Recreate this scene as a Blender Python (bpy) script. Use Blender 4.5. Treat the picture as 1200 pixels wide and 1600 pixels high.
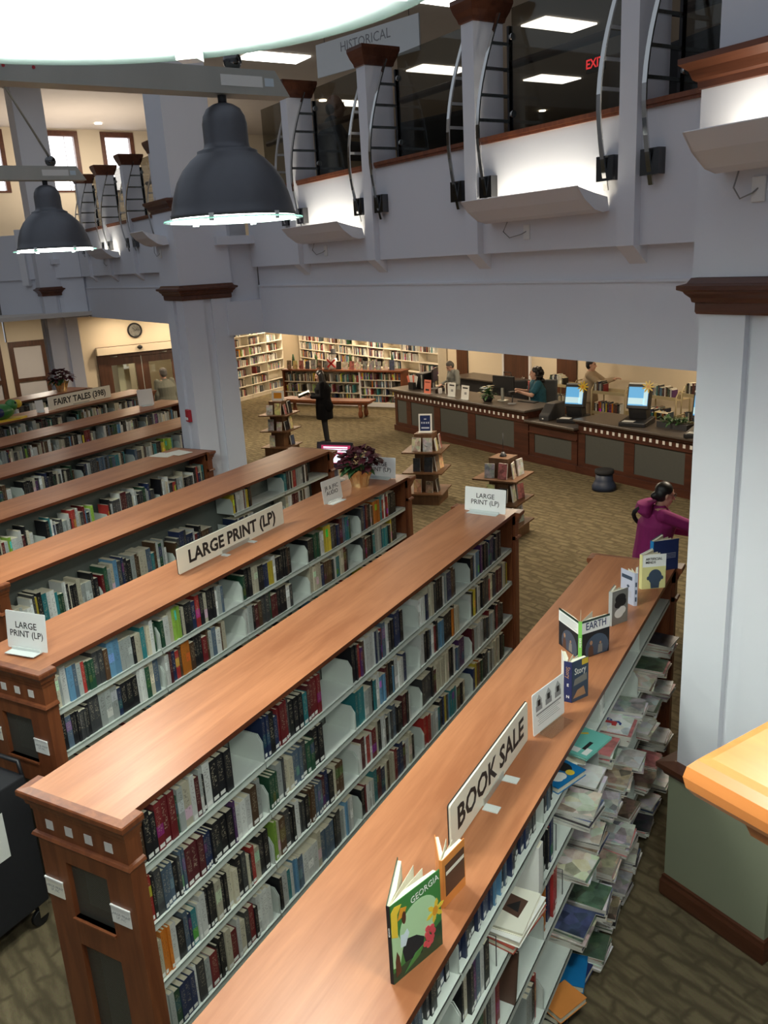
import bpy, bmesh, math, random
from mathutils import Matrix, Vector
from math import sin, cos, pi, radians
for o in list(bpy.data.objects): bpy.data.objects.remove(o)
SC = bpy.context.scene
COL = SC.collection
H = 3.9                      # eye height above the library floor
BE = radians(-28.04)         # the building's axes are turned against the shelving
E1 = Vector((cos(BE), sin(BE), 0)); E2 = Vector((-sin(BE), cos(BE), 0))
def W(u, v, z=0.0): return E1*u + E2*v + Vector((0, 0, z))
# ---------------------------------------------------------------- camera
def make_camera():
    yaw, pit, rol = radians(-29.75), radians(-16.56), radians(-3.25)
    f = Vector((sin(yaw)*cos(pit), cos(yaw)*cos(pit), sin(pit)))
    r = Vector((cos(yaw), -sin(yaw), 0)); u = r.cross(f)
    r2 = r*cos(rol)+u*sin(rol); u2 = u*cos(rol)-r*sin(rol)
    cd = bpy.data.cameras.new('camera'); co = bpy.data.objects.new('camera', cd); COL.objects.link(co)
    m = Matrix((r2, u2, -f)).transposed().to_4x4(); m.translation = (0, 0, H)
    co.matrix_world = m
    cd.sensor_fit = 'VERTICAL'; cd.sensor_height = 36; cd.lens = 1324.5/1600*36
    cd.clip_start = .05; cd.clip_end = 200
    SC.camera = co
make_camera()
# ---------------------------------------------------------------- world, exposure, lights
SC.view_settings.view_transform = 'Standard'; SC.view_settings.look = 'None'
SC.view_settings.gamma = 1.0; SC.view_settings.exposure = 0.18
SC.view_settings.use_curve_mapping = False
wd = bpy.data.worlds.new('daylight'); SC.world = wd; wd.use_nodes = True
bg = wd.node_tree.nodes['Background']; bg.inputs[0].default_value = (.80, .88, 1, 1); bg.inputs[1].default_value = .42
def light(kind, name, loc, energy, color=(1, 1, 1), size=.3, rot=None, sizey=None, spot=None, parent=None):
    d = bpy.data.lights.new(name, kind); d.energy = energy; d.color = color
    if kind == 'AREA':
        d.size = size
        if sizey: d.shape = 'RECTANGLE'; d.size_y = sizey
    elif kind == 'SPOT':
        d.spot_size = spot or radians(120); d.spot_blend = .6; d.shadow_soft_size = size
    else: d.shadow_soft_size = size
    o = bpy.data.objects.new(name, d); COL.objects.link(o); o.location = loc
    if rot: o.rotation_euler = rot
    if parent: o.parent = parent
    return o
WARM = (1, .80, .56); COOLW = (.95, 1, .90)
for (u, v, e) in [(-24.5, 11.9, 120), (-21, 12.6, 110), (-17.6, 12.2, 50), (-14, 12.4, 36), (-9.5, 12.8, 30)]:
    light('AREA', 'wash_light', W(u, v, 2.95), e, WARM, .7)
for (u, v, e) in [(-13, 8.2, 85), (-9, 8.2, 85), (-17.5, 8.0, 105), (-5.5, 8.0, 60)]:
    light('AREA', 'ceiling_downlight', W(u, v, 3.0), e, (1, .86, .66), .8)
for (u, v, e) in [(-19.7, 5.7, 16), (-19.7, 6.9, 16)]:
    light('AREA', 'entry_downlight', W(u, v, 3.0), e, WARM, .2)
light('AREA', 'entry_downlight', W(-23.5, 4.5, 2.9), 60, (1, .9, .75), .6)
# ---------------------------------------------------------------- materials
MATS = {}
def nmat(name):
    m = bpy.data.materials.new(name); m.use_nodes = True; MATS[name] = m
    nt = m.node_tree; return m, nt, nt.nodes['Principled BSDF']
def N(nt, t, **kw):
    n = nt.nodes.new(t)
    for k, v in kw.items():
        if k.startswith('i_'): n.inputs[k[2:].replace('_', ' ')].default_value = v
        else: setattr(n, k, v)
    return n
def plain(name, c, rough=.6, metal=0, var=.06, scale=12., bump=0.0, spec=.5, stretch=None, coat=0):
    m, nt, b = nmat(name)
    tc = N(nt, 'ShaderNodeTexCoord'); mp = N(nt, 'ShaderNodeMapping')
    if stretch: mp.inputs['Scale'].default_value = stretch
    nz = N(nt, 'ShaderNodeTexNoise'); nz.inputs['Scale'].default_value = scale; nz.inputs['Detail'].default_value = 4
    mx = N(nt, 'ShaderNodeMix', data_type='RGBA')
    mx.inputs[6].default_value = (*[max(0, x*(1-var)) for x in c], 1); mx.inputs[7].default_value = (*[min(1, x*(1+var)) for x in c], 1)
    L = nt.links.new
    L(tc.outputs['Object'], mp.inputs[0]); L(mp.outputs[0], nz.inputs[0]); L(nz.outputs[0], mx.inputs[0]); L(mx.outputs[2], b.inputs['Base Color'])
    b.inputs['Roughness'].default_value = rough; b.inputs['Metallic'].default_value = metal
    b.inputs['Specular IOR Level'].default_value = spec; b.inputs['Coat Weight'].default_value = coat
    if bump:
        bp = N(nt, 'ShaderNodeBump'); bp.inputs['Strength'].default_value = bump; bp.inputs['Distance'].default_value = .01
        L(nz.outputs[0], bp.inputs['Height']); L(bp.outputs[0], b.inputs['Normal'])
    return m
def wood(name, c1, c2, rough=.35, axis=1, scale=9., coat=.0):
    m, nt, b = nmat(name); L = nt.links.new
    tc = N(nt, 'ShaderNodeTexCoord'); mp = N(nt, 'ShaderNodeMapping')
    s = [scale]*3; s[axis] = scale*.09; mp.inputs['Scale'].default_value = s
    nz = N(nt, 'ShaderNodeTexNoise'); nz.inputs['Scale'].default_value = 1.0; nz.inputs['Detail'].default_value = 7; nz.inputs['Distortion'].default_value = 1.3
    n2 = N(nt, 'ShaderNodeTexNoise'); n2.inputs['Scale'].default_value = 9.; n2.inputs['Detail'].default_value = 3
    n3 = N(nt, 'ShaderNodeTexNoise'); n3.inputs['Scale'].default_value = 1.6; n3.inputs['Detail'].default_value = 2
    r = N(nt, 'ShaderNodeValToRGB'); r.color_ramp.elements[0].position = .32; r.color_ramp.elements[1].position = .68
    r.color_ramp.elements[0].color = (*c2, 1); r.color_ramp.elements[1].color = (*c1, 1)
    ad = N(nt, 'ShaderNodeMath', operation='MULTIPLY_ADD'); ad.inputs[1].default_value = .25
    ad2 = N(nt, 'ShaderNodeMath', operation='MULTIPLY_ADD'); ad2.inputs[1].default_value = .35
    sb = N(nt, 'ShaderNodeMath', operation='SUBTRACT'); sb.inputs[1].default_value = .30
    L(tc.outputs['Object'], mp.inputs[0]); L(mp.outputs[0], nz.inputs[0]); L(mp.outputs[0], n2.inputs[0]); L(tc.outputs['Object'], n3.inputs[0])
    L(n2.outputs[0], ad.inputs[0]); L(nz.outputs[0], ad.inputs[2]); L(n3.outputs[0], ad2.inputs[0]); L(ad.outputs[0], ad2.inputs[2]); L(ad2.outputs[0], sb.inputs[0]); L(sb.outputs[0], r.inputs[0])
    L(r.outputs[0], b.inputs['Base Color']); b.inputs['Roughness'].default_value = rough; b.inputs['Coat Weight'].default_value = coat
    return m
def emis(name, c, s):
    m, nt, b = nmat(name); b.inputs['Base Color'].default_value = (*c, 1)
    b.inputs['Emission Color'].default_value = (*c, 1); b.inputs['Emission Strength'].default_value = s
    return m
plain('white_paint', (.71, .72, .765), .6, var=.015, scale=3, bump=.02)
plain('white_trim', (.78, .78, .80), .5, var=.01)
plain('cream_paint', (.70, .60, .45), .65, var=.02, scale=3)
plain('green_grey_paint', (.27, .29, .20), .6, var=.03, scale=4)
plain('ceiling_paint', (.66, .62, .56), .8, var=.03, scale=3)
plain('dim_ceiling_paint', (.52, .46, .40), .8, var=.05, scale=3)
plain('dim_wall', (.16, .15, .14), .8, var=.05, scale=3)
wood('cherry_top', (.44, .178, .078), (.315, .112, .045), .36, 1, 9)
wood('cherry_side', (.215, .066, .022), (.135, .036, .013), .42, 2, 14)
wood('cherry_edge', (.15, .04, .014), (.09, .022, .009), .4, 1, 14)
wood('mahogany_trim', (.13, .045, .022), (.075, .024, .012), .35, 0, 10)
wood('desk_wood', (.085, .026, .014), (.048, .015, .009), .42, 0, 10)
wood('oak_display', (.145, .068, .030), (.09, .042, .018), .45, 2, 10)
wood('rail_wood', (.36, .13, .035), (.24, .078, .020), .32, 0, 8)
wood('door_wood', (.11, .042, .02), (.06, .024, .012), .4, 2, 9)
plain('counter_laminate', (.085, .068, .056), .35, var=.35, scale=60)
plain('shelf_metal', (.60, .65, .60), .45, var=.03, scale=5)
plain('dark_metal', (.055, .056, .06), .45, var=.1, scale=30, metal=.3)
plain('lamp_grey', (.115, .12, .135), .42, var=.05, scale=30, metal=.2)
plain('galvanised', (.48, .48, .43), .45, var=.18, scale=6, metal=.45, stretch=(1, 1, .2))
plain('chrome', (.62, .62, .60), .08, metal=1, var=.02)
plain('dark_chrome', (.12, .12, .12), .12, metal=1, var=.05)
plain('black_plastic', (.012, .012, .014), .45, var=.1)
plain('soft_black', (.010, .010, .013), .8, var=.2, scale=40)
plain('white_plastic', (.80, .80, .78), .4, var=.01)
plain('card_white', (.84, .86, .84), .45, var=.01)
plain('sign_cream', (.80, .78, .66), .4, var=.01)
plain('print_black', (.012, .012, .012), .6, var=.1)
plain('print_grey', (.30, .30, .30), .6, var=.1)
plain('paper', (.72, .68, .54), .8, var=.10, scale=90, stretch=(1, 1, 1))
plain('tile_white', (.72, .70, .66), .3, var=.05)
plain('label_white', (.80, .80, .76), .5, var=.02)
plain('red_alarm', (.42, .02, .03), .35, var=.03)
plain('bronze_screen', (.12, .115, .10), .45, metal=.6, var=.2, scale=400)
plain('panel_grey', (.075, .078, .072), .5, var=.1, scale=30)
def C(name, c, rough=.6, **k):
    if name in MATS: return MATS[name]
    return plain(name, c, rough, **k)
def glass_mat(name, tint, alpha_mix=.9, rough=0.0):
    m, nt, b = nmat(name); L = nt.links.new
    tr = N(nt, 'ShaderNodeBsdfTransparent'); tr.inputs[0].default_value = (*tint, 1)
    gl = N(nt, 'ShaderNodeBsdfGlossy'); gl.inputs['Roughness'].default_value = .02; gl.inputs[0].default_value = (.9, .95, .92, 1)
    lw = N(nt, 'ShaderNodeLayerWeight'); lw.inputs[0].default_value = .5; pw = N(nt, 'ShaderNodeMath', operation='POWER'); pw.inputs[1].default_value = 4.0; L(lw.outputs['Facing'], pw.inputs[0]); fr = N(nt, 'ShaderNodeMath', operation='MULTIPLY_ADD'); fr.inputs[1].default_value = .6; fr.inputs[2].default_value = .04; L(pw.outputs[0], fr.inputs[0])
    mx = N(nt, 'ShaderNodeMixShader'); L(fr.outputs[0], mx.inputs[0]); L(tr.outputs[0], mx.inputs[1]); L(gl.outputs[0], mx.inputs[2])
    L(mx.outputs[0], nt.nodes['Material Output'].inputs[0]); return m
glass_mat('smoked_glass', (.60, .59, .56))
glass_mat('clear_glass', (.92, .96, .94))
plain('frosted_pane', (.62, .58, .56), .25, var=.05, scale=2)
glass_mat('acrylic', (.93, .95, .94))
emis('lamp_lens', (1, 1, .97), 9.0)
emis('ceiling_panel_light', (1, .98, .92), 5.0)
emis('daylight_pane', (.93, .95, 1), 2.2)
emis('downlight', (1, .9, .7), 12.0)
emis('exit_red', (1, .05, .06), 1.6)
def carpet(name, ca, cb, cc):
    m, nt, b = nmat(name); L = nt.links.new
    tc = N(nt, 'ShaderNodeTexCoord'); mp = N(nt, 'ShaderNodeMapping'); mp.inputs['Rotation'].default_value = (0, 0, radians(-8)); mp.inputs['Scale'].default_value = (1, 1, 1)
    br = N(nt, 'ShaderNodeTexBrick'); br.offset = .5; br.inputs['Scale'].default_value = 1.0
    br.inputs['Brick Width'].default_value = .30; br.inputs['Row Height'].default_value = .12; br.inputs['Mortar Size'].default_value = .03; br.inputs['Mortar Smooth'].default_value = 1.0; br.inputs['Bias'].default_value = -.1
    br.inputs['Color1'].default_value = (*ca, 1); br.inputs['Color2'].default_value = (*cb, 1); br.inputs['Mortar'].default_value = (*cc, 1)
    n1 = N(nt, 'ShaderNodeTexNoise'); n1.inputs['Scale'].default_value = 5.; n1.inputs['Detail'].default_value = 3
    mp2 = N(nt, 'ShaderNodeMapping'); mp2.inputs['Scale'].default_value = (2.5, 9, 1); mp2.inputs['Rotation'].default_value = (0, 0, radians(22))
    n2 = N(nt, 'ShaderNodeTexNoise'); n2.inputs['Scale'].default_value = 1.6; n2.inputs['Detail'].default_value = 4
    n3 = N(nt, 'ShaderNodeTexNoise'); n3.inputs['Scale'].default_value = 260.; n3.inputs['Detail'].default_value = 2
    vm = N(nt, 'ShaderNodeVectorMath', operation='MULTIPLY_ADD'); vm.inputs[1].default_value = (.16, .10, 0)
    mx = N(nt, 'ShaderNodeMix', data_type='RGBA'); mx.inputs[7].default_value = (*cc, 1)
    rp = N(nt, 'ShaderNodeValToRGB'); rp.color_ramp.elements[0].position = .44; rp.color_ramp.elements[1].position = .66
    m2 = N(nt, 'ShaderNodeMix', data_type='RGBA', blend_type='MULTIPLY'); m2.inputs[0].default_value = .55
    L(tc.outputs['Object'], mp.inputs[0]); L(tc.outputs['Object'], n1.inputs[0]); L(n1.outputs['Color'], vm.inputs[0]); L(mp.outputs[0], vm.inputs[2]); L(vm.outputs[0], br.inputs[0])
    L(tc.outputs['Object'], mp2.inputs[0]); L(mp2.outputs[0], n2.inputs[0]); L(n2.outputs[0], rp.inputs[0]); L(rp.outputs[0], mx.inputs[0]); L(br.outputs[0], mx.inputs[6])
    L(tc.outputs['Object'], n3.inputs[0]); L(mx.outputs[2], m2.inputs[6]); L(n3.outputs['Color'], m2.inputs[7]); L(m2.outputs[2], b.inputs['Base Color'])
    b.inputs['Roughness'].default_value = .95; b.inputs['Specular IOR Level'].default_value = .1
    bp = N(nt, 'ShaderNodeBump'); bp.inputs['Strength'].default_value = .4; bp.inputs['Distance'].default_value = .004; L(n3.outputs[0], bp.inputs['Height']); L(bp.outputs[0], b.inputs['Normal'])
    return m
carpet('carpet', (.25, .20, .115), (.215, .17, .097), (.135, .108, .062))
plain('shelf_back_shaded', (.17, .19, .17), .6, var=.05, scale=6)  # shadow behind the books is put into this darker back-panel colour
# ---------------------------------------------------------------- mesh helpers
class MB:
    def __init__(s): s.v = []; s.f = []; s.m = []; s.mi = 0; s.mats = []; s.smooth = set()
    def mat(s, name):
        if name not in s.mats: s.mats.append(name)
        s.mi = s.mats.index(name); return s
    def add(s, vs, fs, M=None, smooth=False):
        b = len(s.v)
        s.v += [tuple(M @ Vector(p)) for p in vs] if M else [tuple(p) for p in vs]
        for f in fs:
            if smooth: s.smooth.add(len(s.f))
            s.f.append(tuple(b+i for i in f)); s.m.append(s.mi)
        return s
    def box(s, x0, x1, y0, y1, z0, z1, M=None):
        if x0 > x1: x0, x1 = x1, x0
        if y0 > y1: y0, y1 = y1, y0
        if z0 > z1: z0, z1 = z1, z0
        return s.add([(x0,y0,z0),(x1,y0,z0),(x1,y1,z0),(x0,y1,z0),(x0,y0,z1),(x1,y0,z1),(x1,y1,z1),(x0,y1,z1)],
                     [(3,2,1,0),(4,5,6,7),(0,1,5,4),(1,2,6,5),(2,3,7,6),(3,0,4,7)], M)
    def prism(s, poly, lo, hi, axis=2, M=None, smooth=False):
        n = len(poly)
        def P(a, b, t): return [(t,a,b),(a,t,b),(a,b,t)][axis]
        a = sum(poly[i][0]*poly[(i+1) % n][1]-poly[(i+1) % n][0]*poly[i][1] for i in range(n))
        flip = (a < 0) ^ (axis == 1)
        vs = [P(p[0], p[1], lo) for p in poly]+[P(p[0], p[1], hi) for p in poly]
        sides = [(i, (i+1) % n, n+(i+1) % n, n+i) for i in range(n)]
        caps = [tuple(range(n-1, -1, -1)), tuple(range(n, 2*n))]
        if flip: sides = [f[::-1] for f in sides]; caps = [f[::-1] for f in caps]
        s.add(vs, sides, M, smooth); b = len(s.v)-2*n
        for c in caps: s.f.append(tuple(b+i for i in c)); s.m.append(s.mi)
        return s
    def lathe(s, prof, n=24, M=None, smooth=True, cap=True):
        vs = [(r*cos(2*pi*k/n), r*sin(2*pi*k/n), z) for r, z in prof for k in range(n)]
        fs = [(i*n+k, i*n+(k+1) % n, (i+1)*n+(k+1) % n, (i+1)*n+k) for i in range(len(prof)-1) for k in range(n)]
        s.add(vs, fs, M, smooth)
        if cap:
            b = len(s.v)-len(vs)
            s.f.append(tuple(b+k for k in range(n-1, -1, -1))); s.m.append(s.mi)
            s.f.append(tuple(b+(len(prof)-1)*n+k for k in range(n))); s.m.append(s.mi)
        return s
    def tube(s, pts, r, n=8, M=None, smooth=True):
        pts = [Vector(p) for p in pts]; rs = r if isinstance(r, (list, tuple)) else [r]*len(pts)
        vs = []; up0 = Vector((0, 0, 1))
        for i, p in enumerate(pts):
            t = (pts[min(i+1, len(pts)-1)]-pts[max(i-1, 0)]).normalized()
            a = up0 if abs(t.dot(up0)) < .95 else Vector((1, 0, 0))
            x = t.cross(a).normalized(); y = x.cross(t).normalized()
            vs += [p+(x*cos(2*pi*k/n)+y*sin(2*pi*k/n))*rs[i] for k in range(n)]
        fs = [(i*n+k, (i+1)*n+k, (i+1)*n+(k+1) % n, i*n+(k+1) % n) for i in range(len(pts)-1) for k in range(n)]
        fs += [tuple(range(n)), tuple(range((len(pts)-1)*n+n-1, (len(pts)-1)*n-1, -1))]
        return s.add(vs, fs, M, smooth)
    def ribbon(s, pts, width, thick, M=None):
        """flat bar in the local yz plane (pts are (y, z)), width along x"""
        poly_o = []; poly_i = []
        for i, p in enumerate(pts):
            a = Vector(pts[max(i-1, 0)]); c = Vector(pts[min(i+1, len(pts)-1)]); t = (c-a).normalized(); nn = Vector((-t.y, t.x))
            poly_o.append(Vector(p)+nn*thick/2); poly_i.append(Vector(p)-nn*thick/2)
        vs = []
        for o, i in zip(poly_o, poly_i):
            vs += [(-width/2, o.x, o.y), (width/2, o.x, o.y), (width/2, i.x, i.y), (-width/2, i.x, i.y)]
        fs = []
        for k in range(len(pts)-1):
            for j in range(4): fs.append((k*4+j, k*4+(j+1) % 4, k*4+4+(j+1) % 4, k*4+4+j))
        e = (len(pts)-1)*4; fs += [(3, 2, 1, 0), (e, e+1, e+2, e+3)]
        return s.add(vs, fs, M)
    def sphere(s, c, r, nu=12, nv=8, M=None):
        c = Vector(c); R = r if isinstance(r, (tuple, list)) else (r, r, r)
        vs = [c+Vector((0, 0, R[2]))]
        for j in range(1, nv):
            for k in range(nu):
                th = pi*j/nv; vs.append(c+Vector((R[0]*sin(th)*cos(2*pi*k/nu), R[1]*sin(th)*sin(2*pi*k/nu), R[2]*cos(th))))
        vs.append(c-Vector((0, 0, R[2]))); last = len(vs)-1
        fs = [(0, 1+k, 1+(k+1) % nu) for k in range(nu)]
        for j in range(nv-2):
            for k in range(nu): a = 1+j*nu; fs.append((a+k, a+nu+k, a+nu+(k+1) % nu, a+(k+1) % nu))
        a = 1+(nv-2)*nu; fs += [(a+(k+1) % nu, a+k, last) for k in range(nu)]
        return s.add(vs, fs, M, True)
    def mesh(s, name):
        me = bpy.data.meshes.new(name); me.from_pydata(s.v, [], s.f)
        for n in s.mats: me.materials.append(MATS[n])
        for p in me.polygons:
            p.material_index = s.m[p.index]
            if p.index in s.smooth: p.use_smooth = True
        return me
    def build(s, name, mat=None, parent=None, loc=None, rotz=None):
        if mat and not s.mats: s.mats = [mat]
        return mk(name, s.mesh(name), parent, loc, rotz)
def mk(name, me, parent=None, loc=None, rotz=None):
    o = bpy.data.objects.new(name, me); COL.objects.link(o)
    if parent: o.parent = parent
    if loc is not None: o.location = loc
    if rotz is not None: o.rotation_euler = (0, 0, rotz)
    return o
def tag(o, label=None, cat=None, group=None, kind=None):
    if label: o['label'] = label
    if cat: o['category'] = cat
    if group: o['group'] = group
    if kind: o['kind'] = kind
    return o
def thing(name, label, cat, loc=(0, 0, 0), rotz=0, group=None):
    o = bpy.data.objects.new(name, None); COL.objects.link(o); o.empty_display_size = .1
    o.location = loc; o.rotation_euler = (0, 0, rotz); return tag(o, label, cat, group)
def struct(name, mb, mat=None, parent=None, building=True, label=None):
    o = mb.build(name, mat, parent)
    if not parent:
        if building: o.rotation_euler = (0, 0, BE)
        o['kind'] = 'structure'
        if label: o['label'] = label
    return o
def T(x, y, z): return Matrix.Translation((x, y, z))
def RZ(a): return Matrix.Rotation(a, 4, 'Z')
def RX(a): return Matrix.Rotation(a, 4, 'X')
def RY(a): return Matrix.Rotation(a, 4, 'Y')
def bevel(o, w=.004, seg=2):
    md = o.modifiers.new('bevel', 'BEVEL'); md.width = w; md.segments = seg; md.limit_method = 'ANGLE'; md.angle_limit = radians(40); return o
def text(s, size, matname, parent, M, name='lettering', bold=.0, align='CENTER', sx=1.0, depth=.0006, spacing=1.0):
    """flat printed lettering; local +x is the reading direction, +y up, facing +z of M"""
    cu = bpy.data.curves.new(name, 'FONT'); cu.body = s; cu.size = size; cu.align_x = align; cu.align_y = 'CENTER'
    cu.offset = bold*size; cu.extrude = depth/2; cu.resolution_u = 2; cu.space_line = .95; cu.space_character = spacing
    to = bpy.data.objects.new('tmp', cu); COL.objects.link(to)
    dg = bpy.context.evaluated_depsgraph_get(); me = bpy.data.meshes.new_from_object(to.evaluated_get(dg))
    bpy.data.objects.remove(to); bpy.data.curves.remove(cu)
    me.transform(Matrix.Diagonal((sx, 1, 1, 1))); me.transform(M)
    me.materials.clear(); me.materials.append(MATS[matname]); me.name = name
    return mk(name, me, parent)
def face_M(origin, xdir, ydir):
    x = Vector(xdir).normalized(); y = Vector(ydir).normalized(); z = x.cross(y)
    m = Matrix((x, y, z)).transposed().to_4x4(); m.translation = Vector(origin); return m
# ================================================================ the setting
def rect_loft(mb, u0, u1, v0, v1, prof, cap=True):
    """mitred moulding round a rectangle; prof = [(outward offset, z)]"""
    vs = []
    for o, z in prof: vs += [(u0-o, v0-o, z), (u1+o, v0-o, z), (u1+o, v1+o, z), (u0-o, v1+o, z)]
    fs = [(i*4+k, i*4+(k+1) % 4, i*4+4+(k+1) % 4, i*4+4+k) for i in range(len(prof)-1) for k in range(4)]
    if cap: e = (len(prof)-1)*4; fs += [(3, 2, 1, 0), (e, e+1, e+2, e+3)]
    return mb.add(vs, fs)
struct('floor', MB().box(-34, 8, -10, 26, -.1, 0), 'carpet')
struct('wall_back', MB().box(-27.5, 8, 13.7, 13.9, 0, 3.1), 'cream_paint')
struct('wall_left', MB().add([(-16.95, 16.5, 0), (-16.75, 16.5, 0), (-16.75, 24.4, 0), (-16.95, 24.4, 0), (-16.95, 16.5, 3.1), (-16.75, 16.5, 3.1), (-16.75, 24.4, 3.1), (-16.95, 24.4, 3.1)],
       [(3,2,1,0),(4,5,6,7),(0,1,5,4),(1,2,6,5),(2,3,7,6),(3,0,4,7)]), 'cream_paint', building=False)
# entrance wall, with the opening for the sliding doors
we = MB().box(-20.6, -20.4, 4.85, 5.2, 0, 3.1).box(-20.6, -20.4, 5.2, 7.25, 2.3, 3.1).box(-20.6, -20.4, 7.25, 8.0, 0, 3.1).box(-26.2, -20.6, 7.9, 8.0, 0, 3.1)
struct('wall_entrance', we, 'cream_paint')
struct('wall_vestibule', MB().box(-23.6, -23.45, 4.9, 7.9, 0, 3.1), 'cream_paint')
wl = MB().box(-26.2, -26, -6, 3.25, 0, 3.1).box(-26.2, -26, 3.25, 4.2, 2.25, 3.1).box(-26.2, -26, 4.05, 4.25, 0, 2.25).box(-26.2, -26, 4.25, 5.25, 2.25, 3.1).box(-26.2, -26, 5.25, 8, 0, 3.1).box(-26.0, -20.6, 5.7, 5.85, 0, 3.1)
struct('wall_corner', wl, 'cream_paint')
struct('wall_right', MB().box(5, 5.2, -10, 26, 0, 9), 'white_paint')
struct('wall_front', MB().box(-34, 8, -10.2, -10, 0, 9), 'white_paint')
struct('ceiling', MB().box(-27.5, 8, 4.86, 13.9, 3.1, 3.25).box(-34, -18.6, -10, 4.86, 3.12, 3.2), 'ceiling_paint')
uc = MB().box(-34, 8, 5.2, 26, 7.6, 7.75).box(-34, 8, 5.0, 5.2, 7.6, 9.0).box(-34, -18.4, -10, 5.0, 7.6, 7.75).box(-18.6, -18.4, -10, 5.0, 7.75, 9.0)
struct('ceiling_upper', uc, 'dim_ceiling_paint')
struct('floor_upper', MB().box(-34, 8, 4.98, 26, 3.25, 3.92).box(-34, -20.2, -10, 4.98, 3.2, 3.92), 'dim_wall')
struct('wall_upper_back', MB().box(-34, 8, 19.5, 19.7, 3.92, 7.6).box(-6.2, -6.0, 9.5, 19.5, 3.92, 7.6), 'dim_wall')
# upper west wall with three windows
ww = MB(); U0, U1 = -24.7, -24.5
segs = [(3.85, 4.75), (5.74, 6.60), (7.19, 8.08)]
prev = -10
for a, b in segs:
    ww.box(U0, U1, prev, a, 3.92, 7.6); ww.box(U0, U1, a, b, 3.92, 6.05); ww.box(U0, U1, a, b, 7.55, 7.6); prev = b
ww.box(U0, U1, prev, 19.5, 3.92, 7.6)
struct('wall_upper_west', ww, 'cream_paint')
for i, (a, b) in enumerate(segs):
    f = MB(); t = .11
    f.box(U0-.02, U1+.03, a, a+t, 6.05, 7.55).box(U0-.02, U1+.03, b-t, b, 6.05, 7.55).box(U0-.02, U1+.03, a+t, b-t, 7.42, 7.55).box(U0-.02, U1+.03, a+t, b-t, 6.05, 6.10)
    w = struct('window_%d' % (i+1), f, 'mahogany_trim')
    struct('pane', MB().box(U0+.05, U0+.06, a+t, b-t, 6.1, 7.42), 'daylight_pane', w)
    if i == 1: struct('glazing_bar', MB().box(U0+.06, U0+.075, a+.53, a+.545, 6.1, 7.42), 'print_grey', w)
# columns
def notch_poly(c0, c1, d0, d1, k=.42, w=.17, dep=.035):
    """square shaft outline with a shallow flute in the middle of each face"""
    du, dv = c1-c0, d1-d0
    a0, a1 = c0+du*k, c0+du*(k+w); b0, b1 = d0+dv*k, d0+dv*(k+w)
    return [(c0,d0),(a0,d0),(a0,d0+dep),(a1,d0+dep),(a1,d0),(c1,d0),(c1,b0),(c1-dep,b0),(c1-dep,b1),(c1,b1),(c1,d1),(a1,d1),(a1,d1-dep),(a0,d1-dep),(a0,d1),(c0,d1),(c0,b1),(c0+dep,b1),(c0+dep,b0),(c0,b0)]
CROWN = [(-.02, 0), (.012, 0), (.018, .012), (.018, .055), (.03, .06), (.035, .08), (.055, .10), (.062, .112), (.085, .122), (.085, .142), (.05, .152), (.035, .178), (-.02, .18)]
def column(u, v, label, zm=3.55, top=9.0):
    s = .68
    t = thing('column', label, 'column', W(u, v, 0), BE, 'white columns round the reading room')
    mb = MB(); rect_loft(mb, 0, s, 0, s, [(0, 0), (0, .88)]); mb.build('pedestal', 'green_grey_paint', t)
    mb = MB(); rect_loft(mb, 0, s, 0, s, [(.012, 0), (.018, .02), (.018, .11), (.01, .13), (.01, .15), (.0, .16)]); mb.build('baseboard', 'mahogany_trim', t)
    mb = MB(); rect_loft(mb, 0, s, 0, s, [(0, .86), (.02, .87), (.03, .90), (.055, .915), (.055, .945), (-.02, .955)]); mb.build('pedestal_cap', 'mahogany_trim', t)
    i = .03
    MB().prism(notch_poly(i, s-i, i, s-i), .95, zm+.02).build('shaft', 'white_paint', t)
    mb = MB(); rect_loft(mb, i, s-i, i, s-i, [(o, zm+z) for o, z in CROWN]); mb.build('capital', 'mahogany_trim', t)
    mb = MB(); rect_loft(mb, .0, s, .0, s, [(0, zm+.18), (0, 4.6)]); mb.build('upper_shaft', 'white_paint', t)
    mb = MB(); rect_loft(mb, 0, s, 0, s, [(-.02, 4.58), (.012, 4.59), (.014, 4.62), (.03, 4.63), (.045, 4.67), (.08, 4.70), (.08, 4.725), (.04, 4.735), (-.1, 4.74)]); mb.build('band', 'mahogany_trim', t)
    mb = MB(); rect_loft(mb, .05, s-.05, .05, s-.05, [(0, 4.73), (0, top)]); mb.build('top_shaft', 'white_paint', t)
    return t
column(-2.85, 3.70, 'tall white column with a green-grey pedestal beside the book sale bookcase')
c2 = column(-10.93, 3.72, 'white column with a red fire alarm at the end of a children\'s bookcase')
column(-19.8, 3.95, 'white column in the far corner beside the entrance doors')
# fire alarm on the middle column's front
fa = thing('fire_alarm', 'red pull-station fire alarm on the white column', 'alarm', W(-10.50, 3.75, 2.03), BE)
bevel(MB().box(-.055, .055, -.05, 0, 0, .16).build('housing', 'red_alarm', fa), .01)
MB().box(-.04, .04, -.062, -.05, .03, .06).build('pull_handle', 'white_plastic', fa)
# ---------------------------------------------------------------- balcony
PV = 4.72
posts_r = [-4.15, -5.79, -7.37, -8.97]; posts_l = [-11.9, -13.45, -14.95, -16.45, -17.9]
bal = MB()
for a, b in ((-10.3, -2.2), (-19.3, -10.9)):
    bal.box(a, b, PV, 4.95, 3.9, 4.76); bal.box(a, b, 4.80, 4.98, 3.67, 3.9); bal.box(a, b, 4.785, 4.98, 3.08, 3.67); bal.box(a, b, 4.775, 4.80, 3.655, 3.675)
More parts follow.
